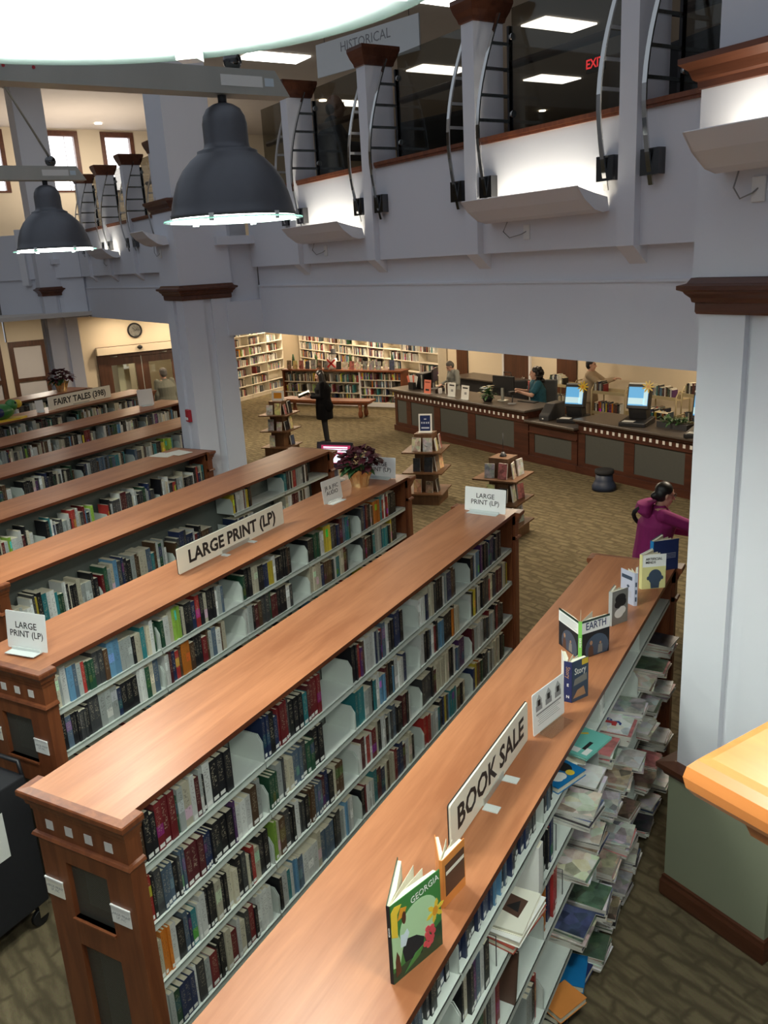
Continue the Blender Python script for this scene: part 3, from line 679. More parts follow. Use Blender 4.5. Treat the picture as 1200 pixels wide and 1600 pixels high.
# ---------------------------------------------------------------- books standing open along the top of the sale bookcase
def open_book(loc, af, ab, wf, wb, h, tp, cf, cb, cs, label, spine_w=.012, name='book'):
    af, ab = radians(af), radians(ab)
    t = thing(name, label, 'book', loc, 0, 'books displayed on top of the sale bookcase')
    df = Vector((cos(af), sin(af))); db = Vector((cos(ab), sin(ab)))
    sp = Vector((cos((af+ab)/2+pi/2), sin((af+ab)/2+pi/2)))*spine_w/2      # half spine vector towards the back cover
    pf, pb = -sp, sp
    nf = Vector((-df.y, df.x)); nb = Vector((db.y, -db.x))                   # inward normals
    c = .0025
    def slab(p, d, n, w): return [tuple(p), tuple(p+d*w), tuple(p+d*w+n*c), tuple(p+n*c)]
    f = MB().prism(slab(pf, df, nf, wf), 0, h).build('front_cover', cf, t)
    b = MB().prism(slab(pb, db, nb, wb), 0, h).build('back_cover', cb, t)
    s = MB().prism([tuple(pf), tuple(pb), tuple(pb+db*.003), tuple(pf+df*.003)], 0, h).build('spine', cs, t)
    for p, d, n, w, q in ((pf, df, nf, wf, 1), (pb, db, nb, wb, .8)):
        MB().prism([tuple(p+n*c+d*.004), tuple(p+d*w*.96+n*c), tuple(p+d*w*.95+n*(c+tp*q*.75)), tuple(p+d*w*.35+n*(c+tp*q)), tuple(p+d*.012+n*(c+min(tp*q, spine_w*.4)))], .004, h-.006).build('page_block', 'paper', t)
    mid = (af+ab)/2
    for k, q in enumerate((.35, .6)):
        a = af+(ab-af)*q; d = Vector((cos(a), sin(a))); n = Vector((-d.y, d.x))
        if ab-af > radians(25): MB().prism([tuple(d*.01), tuple(d*min(wf, wb)*.93), tuple(d*min(wf, wb)*.93+n*.0012), tuple(d*.01+n*.0012)], .005, h-.008).build('loose_page', 'paper', t)
    Mf = face_M((pf.x, pf.y, 0), (df.x, df.y, 0), (0, 0, 1)); far = pb+db*wb
    Mb = face_M((far.x, far.y, 0), (-db.x, -db.y, 0), (0, 0, 1))
    Ms = face_M((pb.x, pb.y, 0), (pf.x-pb.x, pf.y-pb.y, 0), (0, 0, 1))
    return t, f, b, s, Mf, Mb, Ms
def prints(parent, M, items, name='cover_print'):
    for k, (m, pl) in enumerate(items): MB().prism(pl, .0003, .0006+k*.00012, 2, M).build(name, m, parent)
def disc(cx, cy, rx, ry=None, n=20, a0=0, a1=2*pi): ry = ry or rx; return [(cx+rx*cos(a0+(a1-a0)*k/n), cy+ry*sin(a0+(a1-a0)*k/n)) for k in range(n)]
def petal_flower(cx, cy, r, n=6, rot=0):
    out = []
    for k in range(n*4):
        a = rot+2*pi*k/(n*4); rr = r*(1.0 if k % 4 == 0 else .72 if k % 4 in (1, 3) else .32); out.append((cx+rr*cos(a), cy+rr*sin(a)))
    return out
C('leaf_green', (.05, .20, .05), .3); C('pale_green', (.42, .62, .36), .3); C('dark_green', (.02, .06, .03), .3); C('petal_yellow', (.75, .52, .05), .3); C('petal_orange', (.70, .30, .03), .3); C('berry_red', (.62, .07, .09), .3)
C('skin_brown', (.10, .035, .02), .4); C('pale_blue', (.62, .72, .78), .3); C('navy_cover', (.015, .028, .11), .35); C('lavender', (.50, .54, .66), .35); C('grey_cover', (.22, .22, .20), .4); C('pale_yellow', (.72, .70, .32), .35)
C('slate_head', (.045, .075, .12), .35); C('bright_green', (.22, .62, .12), .4); C('orange_cover', (.70, .26, .06), .4); C('brown_cover', (.09, .045, .03), .4); C('blue_cover', (.01, .17, .42), .3); C('teal_cover', (.16, .52, .44), .35); C('dim_red', (.30, .05, .03), .4); C('tan_print', (.42, .24, .13), .4)
t, f, b, s, Mf, Mb, Ms = open_book((-1.117, 1.837, TOPZ), 73, 109, .229, .225, .298, .022, 'leaf_green', 'dark_green', 'soft_black', 'large green illustrated book with yellow flowers standing open on the sale bookcase')
w, h = .229, .298
prints(f, Mf, [('dark_green', [(0, 0), (w, 0), (w, .10), (.13, .06), (0, .04)]), ('pale_green', [(p[0], max(.02, p[1])) for p in disc(.125, .165, .088, .082, 28)]), ('pale_green', [(0.002, .06), (.03, .05), (.05, .12), (.02, .2), (.002, .21)]),
   ('soft_black', [(.055, .05), (.13, .035), (.145, .09), (.11, .12), (.065, .135), (.045, .10)]), ('pale_blue', [(.038, .118), (.06, .112), (.078, .152), (.07, .172), (.055, .16), (.04, .165)]),
   ('petal_yellow', petal_flower(.20, .155, .045, 6, .3)), ('petal_orange', disc(.20, .155, .013, .018)), ('petal_yellow', [(.002, .18), (.028, .165), (.03, .25), (.05, .278), (.02, .285), (.004, .27)]), ('petal_orange', [(.03, .225), (.06, .23), (.072, .255), (.045, .265)]), ('skin_brown', disc(.058, .222, .009, .024)),
   ('skin_brown', [(.012, .02), (.035, .03), (.03, .09), (.02, .115), (.012, .08)]), ('leaf_green', [(.05, .01), (.12, .035), (.145, .065), (.10, .055)])])
mb = MB().mat('berry_red')
for q in range(11): mb.prism(disc(.162+.017*sin(q*2.4)+.004*q/3, .045+q*.0065, .011, .011, 8), .001, .0026+q*.0001, 2, Mf)
mb.build('berry_print', None, f)
text('GEORGIA', .034, 'label_white', f, Mf @ T(.155, .268, .0022) @ RZ(.12), sx=.9)
text('GEORGIA', .008, 'label_white', s, Ms @ T(.006, .2, .0005) @ RZ(-pi/2))
t, f, b, s, Mf, Mb, Ms = open_book((-1.112, 2.20, TOPZ), 82, 122, .145, .14, .20, .02, 'orange_cover', 'orange_cover', 'orange_cover', 'orange and brown paperback standing open behind the green illustrated book')
prints(f, Mf, [('brown_cover', [(.015, .04), (.14, .04), (.14, .17), (.015, .17)]), ('sign_cream', [(.02, .125), (.138, .125), (.138, .14), (.02, .14)])])
t, f, b, s, Mf, Mb, Ms = open_book((-1.142, 3.763, TOPZ), 63, 113, .118, .13, .225, .03, 'slate_head', 'label_white', 'navy_cover', 'thick dark blue paperback with a pale title standing beside the house card', spine_w=.042)
prints(f, Mf, [('tan_print', [(.01, .02), (.10, .02), (.085, .07), (.04, .06)]), ('grey_cover', [(.012, .09), (.108, .10), (.106, .14), (.02, .125)]), ('petal_yellow', [(.07, .19), (.115, .19), (.115, .222), (.07, .222)])])
text('Story', .050, 'label_white', f, Mf @ T(.058, .165, .0012), sx=.75, bold=.01)
text('Story', .030, 'tan_print', s, Ms @ T(.021, .165, .0006) @ RZ(-pi/2), bold=.01); text('N', .022, 'label_white', s, Ms @ T(.021, .03, .0006), bold=.02); text('E', .022, 'label_white', s, Ms @ T(.021, .095, .0006), bold=.02)
t, f, b, s, Mf, Mb, Ms = open_book((-1.222, 4.249, TOPZ), 57, 137, .20, .215, .228, .02, 'soft_black', 'soft_black', 'bright_green', 'wide open black and white book titled EARTH on the sale bookcase', spine_w=.02)
for c_, M_, w_ in ((f, Mf, .2), (b, Mb, .215)):
    prints(c_, M_, [('slate_head', [(p[0], min(.14, max(.004, p[1]))) for p in disc(w_*.55, .045, .085, .085, 24)]), ('card_white', [(0, .15), (w_, .15), (w_, .222), (0, .222)]), ('dark_green', [(0, .216), (w_, .216), (w_, .224), (0, .224)]), ('brown_cover', [(.045, .004), (.085, .004), (.082, .055), (.068, .07), (.05, .055)]), ('tan_print', disc(.067, .083, .010, .014, 10)), ('grey_cover', [(.115, .01), (.15, .01), (.148, .06), (.12, .06)]), ('tan_print', disc(.134, .07, .007, .009, 8))])
text('EARTH', .062, 'navy_cover', f, Mf @ T(.10, .188, .0022), sx=.78, bold=.008)
text('EARTH', .018, 'label_white', s, Ms @ T(.010, .10, .0006) @ RZ(-pi/2), bold=.02)
for q in range(5): MB().box(.02, .2-.02*(q % 2), .162+q*.010, .165+q*.010, .0022, .0026, Mb).build('printed_line', 'card_grey', b)
t, f, b, s, Mf, Mb, Ms = open_book((-1.183, 4.746, TOPZ), 61, 90, .135, .13, .22, .018, 'grey_cover', 'grey_cover', 'card_grey', 'grey hardback with black and white blobs on its cover', spine_w=.024)
prints(f, Mf, [('print_black', disc(.07, .165, .045, .03)), ('print_black', disc(.05, .13, .03, .025)), ('print_black', disc(.09, .14, .03, .028)), ('label_white', disc(.06, .07, .038, .03)), ('label_white', disc(.085, .085, .032, .026))])
t, f, b, s, Mf, Mb, Ms = open_book((-1.112, 5.101, TOPZ), 102, 145, .13, .128, .222, .014, 'lavender', 'lavender', 'lavender', 'pale lavender paperback showing its printed back cover', spine_w=.02)
prints(b, Mb, [('slate_head', [(.01, .165), (.105, .165), (.105, .19), (.01, .19)]), ('slate_head', disc(.07, .12, .012, .009))]+[('card_grey', [(.015, .05+.009*q), (.10, .05+.009*q), (.10, .0525+.009*q), (.015, .0525+.009*q)]) for q in range(5)])
prints(s, Ms, [('slate_head', [(.005, .03+.05*q), (.015, .03+.05*q), (.015, .06+.05*q), (.005, .06+.05*q)]) for q in range(3)])
t, f, b, s, Mf, Mb, Ms = open_book((-1.151, 5.40, TOPZ), 34, 72, .162, .16, .24, .02, 'card_white', 'card_white', 'pale_yellow', 'white and yellow ARTIFICIAL MINDS book with a dark bald head on the cover', spine_w=.028)
prints(f, Mf, [('pale_yellow', [(0, 0), (.162, 0), (.162, .155), (0, .155)]), ('slate_head', disc(.09, .082, .046, .054, 26)), ('slate_head', [(.062, .002), (.118, .002), (.122, .05), (.058, .05)]), ('slate_head', disc(.042, .075, .009, .014, 10)), ('slate_head', disc(.138, .075, .009, .014, 10))])
text('ARTIFICIAL\nMINDS', .024, 'print_black', f, Mf @ T(.022, .198, .0015), align='LEFT', bold=.015, sx=.95)
t, f, b, s, Mf, Mb, Ms = open_book((-1.154, 5.745, TOPZ), 42, 78, .195, .19, .225, .022, 'navy_cover', 'navy_cover', 'blue_cover', 'large navy blue hardback at the far end of the sale bookcase', spine_w=.03)
prints(f, Mf, [('lavender', [(.10, .09+.011*q), (.175, .09+.011*q), (.175, .092+.011*q), (.10, .092+.011*q)]) for q in range(4)])
# ---------------------------------------------------------------- the sale shelves
rngD = random.Random(77)
xD = -1.012-.025
def stand_books(level, y0, y1, z, hmin, hmax, pal=None, bay='first', tscale=1., phrase=None):
    for (y, th, h, d, ci, l) in shelf_run(rngD, y1-y0, hmin, hmax, 1., tscale=tscale, pal=pal):
        sz = ('thin ' if th < .028*tscale else 'thick ' if th > .04*tscale else '')+('tall ' if h > (hmin+hmax)/2 else 'short ')
        put_book(rngD, T(xD-.012-rngD.uniform(0, .03), y0+y, z+.0005), th, h, d, ci, '%s%s book on the %s shelf, %s bay, of the sale bookcase' % (sz, PAL[ci][0], LEVELS[level], bay), 'books standing on the sale bookcase, %s shelf, %s bay' % (LEVELS[level], bay))
dk = [p[2]*(3 if p[0] in ('black', 'charcoal', 'navy blue', 'slate blue') else .5) for p in PAL]
stand_books(0, 1.55, 2.17, 1.46, .17, .185, dk, 'first', .8); stand_books(0, 2.20, 3.07, 1.46, .17, .185, dk, 'second', .8); stand_books(0, 3.13, 3.34, 1.46, .17, .185, dk, 'third', .8)
stand_books(1, 2.24, 2.52, 1.155, .20, .23, None, 'second', .9); stand_books(1, 3.14, 3.30, 1.155, .20, .23, None, 'third', .7); stand_books(2, 2.24, 2.62, .82, .23, .26, None, 'second', 1.); stand_books(2, 3.14, 3.40, .82, .20, .26, None, 'third', .8); stand_books(3, 2.9, 3.06, .41, .245, .26, None, 'second', 1.)
stand_books(0, 4.05, 4.25, 1.46, .17, .185, [p[2] if p[0] in ('white', 'cream', 'pale grey') else 0 for p in PAL], 'fourth', .8)
def cover_picture(name):
    m, nt, b = nmat(name); L = nt.links.new
    oi = N(nt, 'ShaderNodeObjectInfo'); tc = N(nt, 'ShaderNodeTexCoord'); ml = N(nt, 'ShaderNodeVectorMath', operation='SCALE'); ml.inputs['Scale'].default_value = 60
    ad = N(nt, 'ShaderNodeVectorMath', operation='ADD'); L(oi.outputs['Random'], ml.inputs[0]); L(tc.outputs['Object'], ad.inputs[0]); L(ml.outputs[0], ad.inputs[1])
    nz = N(nt, 'ShaderNodeTexVoronoi'); nz.inputs['Scale'].default_value = 16; L(ad.outputs[0], nz.inputs[0])
    n2 = N(nt, 'ShaderNodeTexNoise'); n2.inputs['Scale'].default_value = 22; n2.inputs['Detail'].default_value = 3; L(ad.outputs[0], n2.inputs[0])
    mx = N(nt, 'ShaderNodeMix', data_type='RGBA', blend_type='OVERLAY'); mx.inputs[0].default_value = .8; L(oi.outputs['Color'], mx.inputs[6]); vs = N(nt, 'ShaderNodeHueSaturation'); vs.inputs['Saturation'].default_value = .35; vs.inputs['Value'].default_value = .9; L(nz.outputs['Color'], vs.inputs['Color']); L(vs.outputs[0], mx.inputs[7])
    m2 = N(nt, 'ShaderNodeMix', data_type='RGBA', blend_type='OVERLAY'); m2.inputs[0].default_value = .75; L(mx.outputs[2], m2.inputs[6]); L(n2.outputs[0], m2.inputs[7])
    hs = N(nt, 'ShaderNodeHueSaturation'); hs.inputs['Saturation'].default_value = .75; L(m2.outputs[2], hs.inputs['Color']); L(hs.outputs[0], b.inputs['Base Color']); b.inputs['Roughness'].default_value = .3
cover_picture('magazine_cover'); plain('magazine_pages', (.60, .58, .52), .8, var=.25, scale=1, stretch=(3, 3, 900))
MAGM = {}
def mag_mesh(w, l, t):
    k = (w, l, t)
    if k not in MAGM:
        mb = MB().mat('magazine_pages'); mb.box(-w/2, w/2, -l/2, l/2, 0, t); mb.mat('magazine_cover'); mb.m[-5] = mb.mi; mb.m[-6] = mb.mi; MAGM[k] = mb.mesh('magazine')
    return MAGM[k]
MCOL = [('white', (.66, .66, .62)), ('grey', (.30, .30, .29)), ('black', (.03, .03, .035)), ('brown', (.20, .12, .07)), ('red', (.42, .05, .05)), ('cream', (.58, .52, .40)), ('dark green', (.06, .12, .06)), ('navy blue', (.03, .05, .14)), ('tan', (.40, .28, .17)), ('white', (.62, .63, .6)), ('white', (.7, .7, .68))]
def pile(level, bay, y, z, n, out, w=.21, l=.26, last=None, tmax=.016, clear=9):
    zz = z+.0005; top = None; ph = rngD.uniform(-.06, .06)
    for k in range(n):
        th = rngD.choice([.005, .008, .011, tmax]); ww = rngD.choice([w, w-.01]); 
        if zz+th > z+clear: break
        o = mk('magazine', mag_mesh(ww, l, th)); a = ph+rngD.uniform(-.10, .10)
        o.matrix_world = T(xD-l/2*0-.105+out+rngD.uniform(-.012, .012), y+rngD.uniform(-.008, .008), zz) @ RZ(pi/2*(1 if l > w else 0)+a)
        ci = rngD.randrange(len(MCOL)) if not (last is not None and k == n-1) else last
        j = rngD.uniform(.8, 1.2); o.color = (*[min(1, c*j) for c in MCOL[ci][1]], 1)
        thk = 'thick' if th > .01 else 'thin'
        tag(o, '%s %s magazine piled on the %s shelf, %s bay, of the book sale bookcase' % (thk, MCOL[ci][0], LEVELS[level], ORD[bay]), 'magazine', 'magazines piled on the %s shelf, %s bay, of the sale bookcase' % (LEVELS[level], ORD[bay]))
        zz += th+.0004; top = o
    return top, zz
for level, z, clear in ((1, 1.155, .24), (2, .82, .26), (3, .41, .33), (4, .075, .27)):
    spots = [y for y in (3.62, 3.86, 4.17, 4.43, 4.70, 5.09, 5.34, 5.64) if not (level == 4 and y < 3.7)]
    for y in spots:
        bay = int((y-1.26)/BAY)
        n = rngD.randint(5, 9) if level < 4 else rngD.randint(4, 8)
        top, zz = pile(level, bay, y, z, n, rngD.uniform(.02, .08), w=.205, l=.255, clear=clear)
        if level == 1 and abs(y-4.43) < .01 and top:      # the cover with the elephant emblem
            top.color = (.62, .66, .62, 1); top['label'] = 'white magazine with a red and blue elephant emblem on the sale bookcase'
            del top['group']
            em = MB(); zt = top.data.vertices[4].co.z
            C('emblem_blue', (.02, .05, .22)); C('emblem_red', (.50, .04, .04))
            Me = T(0, .0, zt) @ RZ(-pi/2) @ T(0, 0, 0)
            em.mat('emblem_blue').prism(disc(-.028, .020, .042, .030, 20, 0, pi), .0002, .0006, 2, Me)
            em.mat('emblem_red').prism([(-.07, .018), (.045, .018), (.045, -.03), (.02, -.03), (.015, -.008), (-.025, -.008), (-.03, -.03), (-.055, -.03), (-.07, -.0)], .0002, .0006, 2, Me)
            em.mat('emblem_blue').prism([(.014, .02), (.05, .03), (.07, .012), (.07, -.012), (.06, -.012), (.056, .005), (.046, .012), (.03, .02)], .0002, .0007, 2, Me)
            em.mat('label_white')
            for q in (-.05, -.028, -.006): em.prism(petal_flower(q, .033, .009, 5, .3), .0007, .0009, 2, Me)
            em.build('emblem', None, top)
# particular books lying about on the sale shelves
def flat_book(loc, rotz, w, l, t, cover, label, group='books lying flat on the sale shelves', tilt=0, items=None, cat='book'):
    o = thing('book', label, cat, loc, rotz, group); M = RY(tilt)
    c = .003
    MB().prism([(-w/2, 0), (w/2, 0), (w/2, c), (-w/2+c, c), (-w/2+c, t-c), (w/2, t-c), (w/2, t), (-w/2, t)], -l/2, l/2, 1, M).build('cover', cover, o)
    MB().box(-w/2+c, w/2-.004, -l/2+.004, l/2-.004, c, t-c, M).build('page_block', 'paper', o)
    if items: prints(o, M @ T(0, 0, t), items)
    return o
flat_book((-1.085, 3.455, 1.4605), radians(-20), .15, .215, .032, 'blue_cover', 'bright blue book with white and yellow blobs lying flat and sticking out', items=[('print_black', disc(-.02, .05, .05, .035)), ('label_white', disc(.0, -.045, .05, .032)), ('label_white', disc(.02, -.02, .03, .03)), ('petal_yellow', disc(.035, .035, .022))])
flat_book((-1.12, 3.72, 1.4605), radians(8), .20, .25, .06, 'label_white', 'thick pale binder lying flat under the teal workbook')
flat_book((-1.045, 3.70, 1.5215), radians(-14), .19, .25, .012, 'teal_cover', 'teal spiral workbook lying flat on the top sale shelf', items=[('petal_yellow', [(-.06, .06), (-.02, .09), (-.01, .08), (-.05, .05)]), ('print_black', [(.03, -.06), (.05, -.06), (.05, .02), (.03, .02)]), ('label_white', [(-.02, -.10), (.03, -.10), (.03, -.06), (-.02, -.06)]), ('label_white', [(.05, -.10), (.08, -.10), (.08, -.04), (.05, -.04)])])
zz = 1.1555
for k, (w, l, t, c, lab) in enumerate([(.24, .30, .028, 'dim_red', 'large flat red-edged picture book at the bottom of a flat stack'), (.23, .29, .03, 'label_white', 'large white picture book with a dark photograph in a flat stack'), (.19, .25, .02, 'sign_cream', 'cream picture book on top of a flat stack')]):
    flat_book((-1.115+.012*k, 2.80, zz), radians(-8+5*k), w, l, t, c, lab, items=[('brown_cover', [(-.06, -.02), (.05, -.05), (.06, .06), (-.04, .08)]), ('print_black', [(-.02, 0), (.04, -.02), (.03, .05)])]); zz += t+.0005
def lean_book(loc, rotz, lean, w, t, h, cover, label, spine='cover'):
    """closed book standing; spine on local +x, leaning about local x"""
    o = thing('book', label, 'book', loc, rotz, 'loose books standing on the sale shelves'); M = RX(lean)
    c = .003
    MB().prism([(-w, 0), (0, 0), (0, t), (-w, t), (-w, t-c), (-c, t-c), (-c, c), (-w, c)], 0, h, 2, M).build('cover', cover, o)
    MB().box(-w+.004, -c, c, t-c, .003, h-.005, M).build('page_block', 'paper', o); return o
lean_book((-1.03, 2.99, 1.156), 0, 0, (.19), .055, .255, 'label_white', 'thick tall white binder standing on the second sale shelf')
lean_book((-1.04, 2.62, .411), 0, 0, .19, .06, .27, 'dim_red', 'thick maroon reference book standing on the fourth sale shelf')
lean_book((-1.05, 2.70, .411), 0, .10, .17, .022, .24, 'navy_cover', 'navy book leaning on the maroon reference book')
lean_book((-1.04, 2.70, .821), 0, -.18, .18, .02, .24, 'brown_cover', 'brown book leaning on the third sale shelf')
for k, (c, y, a) in enumerate((('soft_black', 3.42, 8), ('navy_cover', 3.66, -6), ('soft_black', 3.42, -12), ('blue_cover', 3.64, 10))):
    flat_book((-1.10+.02*(k % 2), y, .0755+(.041 if k > 1 else 0)), radians(a), .17, .22, .04, c, ['black book lying flat low on the bottom sale shelf', 'navy book lying flat low on the bottom sale shelf', 'upper black book of a flat pair on the bottom sale shelf', 'blue book lying on the navy book on the bottom sale shelf'][k])
flat_book((-1.045, 3.40, .157), radians(-24), .15, .20, .035, 'orange_cover', 'orange paperback sticking out from the bottom sale shelf')
# wire book supports
for (y, z) in ((3.315, 1.155), (3.42, .82), (2.55, 1.155)):
    o = MB().tube([(xD-.02, y, z+.004), (xD-.02, y, z+.15), (xD-.09, y, z+.15), (xD-.09, y, z+.004)], .0022, 6).build('book_support', 'dark_metal')
    tag(o, 'wire book support holding up books on the sale shelves', 'book support', 'wire book supports')
# ================================================================ reference desk and the area under the balcony
def bthing(name, label, cat, u, v, z=0, rot=0, group=None): return thing(name, label, cat, W(u, v, z), BE+rot, group)
def desk_run(u0, u1, top, panels, label, tiles=None, left_end=False):
    t = bthing('reference_desk', label, 'desk', u0, 10.97); L = u1-u0
    MB().box(0, L, .03, .70, .12, top-.05).build('carcass', 'desk_wood', t)
    MB().box(-.02, L+.02, -.035, .66, 0, .13).build('plinth', 'desk_wood', t)
    bevel(MB().box(-.10 if left_end else -.03, L+.03, -.12, .78, top-.045, top).build('countertop', 'counter_laminate', t), .012)
    fr = MB(); zb, zt = .20, top-.27
    for (a, b) in panels: MB().box(a, b, .012, .032, zb, zt).build('inset_panel', 'panel_grey', t)
    edges = [0]+[x for p in panels for x in p]+[L]
    for a, b in zip(edges[::2], edges[1::2]): fr.box(a, b, 0, .03, .13, top-.045)
    for a, b in panels: fr.box(a, b, 0, .03, .13, zb); fr.box(a, b, 0, .03, zt, top-.045)
    fr.build('face_frame', 'desk_wood', t)
    MB().prism([(0, top-.045), (-.10, top-.045), (-.07, top-.085), (-.035, top-.10), (0, top-.12)], 0, L, 0).build('crown_moulding', 'desk_wood', t)
    MB().prism([(0, top-.26), (-.025, top-.255), (-.025, top-.235), (0, top-.225)], 0, L, 0).build('frieze_moulding', 'desk_wood', t)
    if tiles:
        me = MB().mat('tile_white').box(-.024, .024, -.004, .001, -.03, .03).mesh('inlay_tile')
        for q in range(tiles): mk('inlay_tile', me, t, (.16+q*(L-.3)/(tiles-1), 0, top-.172))
    return t
d1 = desk_run(-16.66, -12.05, 1.0, [(.10, .48), (.66, 1.55), (1.78, 2.75), (3.0, 4.2)], 'long dark wood reference desk with grey panels and a row of white squares', 31, True)
desk_run(-12.02, -10.76, .83, [(.14, 1.12)], 'lower section of the dark wood desk between the two raised runs')
desk_run(-10.73, -6.2, 1.0, [(.16, 1.06), (1.28, 2.3), (2.5, 3.6)], 'raised dark wood desk run holding the self-checkout screens', 33)
# end return of the long desk
MB().box(0, .03, .03, .66, .13, .955).build('end_frame', 'desk_wood', d1)
def small(name, label, cat, u, v, z, rot=0, group=None): return bthing(name, label, cat, u, v, z, rot, group)
Z1 = 1.0005
C('coral_paper', (.80, .22, .14)); C('tan_metal', (.46, .38, .22), .5); C('chair_grey', (.10, .105, .11), .8); C('fern', (.03, .09, .025), .6); C('leaf_mid', (.06, .16, .05), .5); C('cream_flower', (.72, .64, .42), .6); C('screen_glow_blue', (.1, .35, .7))
emis('kiosk_screen', (.10, .36, .66), .62); emis('kiosk_screen_pale', (.45, .66, .74), .62); emis('terminal_red', (.32, .02, .07), 1.0); emis('terminal_white', (.8, .8, .95), 1.2); emis('terminal_dark', (.02, .01, .015), .5)
t = small('counter_sign', 'coral orange sign standing on the long desk', 'sign', -15.30, 10.95, Z1, .1)
MB().box(-.11, .11, -.004, .004, 0, .30, RX(-.1)).build('card', 'coral_paper', t); MB().box(-.06, .06, -.0055, -.0045, .06, .10, RX(-.1)).build('black_print', 'print_black', t)
MB().box(-.11, .11, -.05, .05, 0, .004).build('foot', 'acrylic_solid', t); MB().box(-.08, .08, -.0055, -.0045, .235, .26, RX(-.1)).build('heading_print', 'dim_red', t)
t = small('brochure_holder', 'black brochure holder with fanned papers on the long desk', 'holder', -16.1, 11.12, Z1)
MB().box(-.09, .09, -.06, .06, 0, .16).build('box', 'black_plastic', t)
for q in range(6): MB().box(-.04, .04, -.001, .001, .05, .30, T(-.05+.02*q, -.03+.012*q, .02) @ RY(-.35+.13*q)).build('leaflet', 'label_white' if q % 3 else 'coral_paper', t)
def monitor(u, v, z, rot, label, w=.46, h=.30, screen=None, stand='print_grey', tilt=0.0, group=None):
    """faces local -y"""
    t = small('computer_monitor', label, 'monitor', u, v, z, rot, group); M = T(0, 0, .16) @ RX(-tilt)
    bevel(MB().box(-w/2, w/2, -.015, .02, 0, h, M).build('housing', 'black_plastic', t), .008)
    MB().box(-w/2+.02, w/2-.02, -.0165, -.0155, .02, h-.02, M).build('screen', screen or 'soft_black', t)
    MB().box(-.03, .03, .02, .05, .0, .26).build('stand', stand, t); MB().lathe([(.12, 0), (.12, .012), (.05, .018)], 18, T(0, .02, 0)).build('base', stand, t); return t
monitor(-15.75, 11.5, Z1, pi*.72, 'black monitor turned sideways at the left end of the long desk', screen='terminal_dark')
t = small('computer_tower', 'black computer tower on the long desk beside the coral sign', 'computer', -16.0, 11.42, Z1, .2)
bevel(MB().box(-.12, .12, -.2, .2, 0, .36).build('case', 'black_plastic', t), .008); MB().box(.04, .08, -.204, -.2, .02, .33).build('front_strip', 'galvanised', t)
t = small('tape_dispenser', 'small black and white tape dispenser by the coral sign', 'dispenser', -15.15, 11.15, Z1); MB().prism([(-.08, 0), (.08, 0), (.08, .05), (.0, .10), (-.08, .07)], -.03, .03, 1).build('body', 'black_plastic', t); MB().box(.03, .09, -.035, .035, .0, .11).build('roll_guard', 'white_plastic', t)
t = small('desk_phone', 'black desk phone beside the standing librarian', 'phone', -15.35, 11.45, Z1, .3)
MB().prism([(-.1, 0), (.1, 0), (.1, .02), (-.1, .07)], -.1, .1, 0).build('base', 'black_plastic', t); MB().tube([(-.07, -.08, .07), (-.07, 0, .085), (-.07, .08, .07)], .018, 8).build('handset', 'black_plastic', t)
for q, (u, c, lab) in enumerate(((-14.98, 'sign_cream', 'cream'), (-14.93, 'brown_cover', 'brown'), (-14.88, 'label_white', 'white'))):
    lean_book(W(u, 11.2, Z1), BE-pi/2, 0, .16, .035, .23, c, '%s book standing on the long desk in front of the librarian' % lab)
for q, (u, v) in enumerate(((-14.55, 11.05), (-14.0, 10.98))):
    t = small('card_stand', ['white flyer with a small picture in a stand by the standing librarian', 'white calendar flyer in a stand beside the flowers'][q], 'sign', u, v, Z1, .05)
    MB().box(-.12, .12, -.003, .003, 0, .29, RX(-.1)).build('flyer', 'label_white', t); MB().box(-.12, .12, -.05, .03, 0, .004).build('foot', 'acrylic_solid', t)
    MB().box(-.08, .08, -.0045, -.0035, .22, .25, RX(-.1)).build('heading_print', 'print_black', t); MB().box(-.02, .05, -.0045, -.0035, .10, .15, RX(-.1)).build('picture_print', 'print_grey', t)
# flower arrangement
def leaf(mb, base, d, l, w, droop=.3):
    d = Vector(d).normalized(); sd = d.cross(Vector((0, 0, 1)));
    if sd.length < .05: sd = Vector((1, 0, 0))
    sd.normalize(); b = Vector(base); dn = Vector((0, 0, -1))
    p = [b, b+d*l*.4+sd*w/2+dn*l*.02, b+d*l*.4-sd*w/2+dn*l*.02, b+d*l*.75+sd*w*.36+dn*l*droop*.4, b+d*l*.75-sd*w*.36+dn*l*droop*.4, b+d*l+dn*l*droop, b+d*l*.4+dn*l*.05, b+d*l*.75+dn*l*droop*.45]
    mb.add(p, [(0, 1, 6), (0, 6, 2), (1, 3, 7, 6), (6, 7, 4, 2), (3, 5, 7), (7, 5, 4)])
def rdir(r, zmin=-.1, zmax=1.):
    a = r.uniform(0, 2*pi); z = r.uniform(zmin, zmax); q = math.sqrt(max(0, 1-z*z)); return Vector((q*cos(a), q*sin(a), z))
rp = random.Random(5)
t = small('flower_arrangement', 'arrangement of cream flowers and dark leaves on the long desk', 'flowers', -13.42, 11.12, Z1)
MB().lathe([(.08, 0), (.11, .05), (.12, .12), (.10, .12)], 16).build('bowl', 'black_plastic', t)
for q in range(46):
    m = MB(); d = rdir(rp, .05, 1); leaf(m, d*.05+Vector((0, 0, .1)), d, rp.uniform(.14, .24), .06); m.build('leaf', 'fern' if q % 3 else 'leaf_mid', t)
for q in range(20):
    m = MB(); d = rdir(rp, .25, 1); c = d*rp.uniform(.15, .22)+Vector((0, 0, .12))
    for k in range(5): leaf(m, c, Vector((cos(k*1.257), sin(k*1.257), .35)), .05, .035, .1)
    m.build('blossom', 'cream_flower' if q % 3 else 'pale_blue', t)
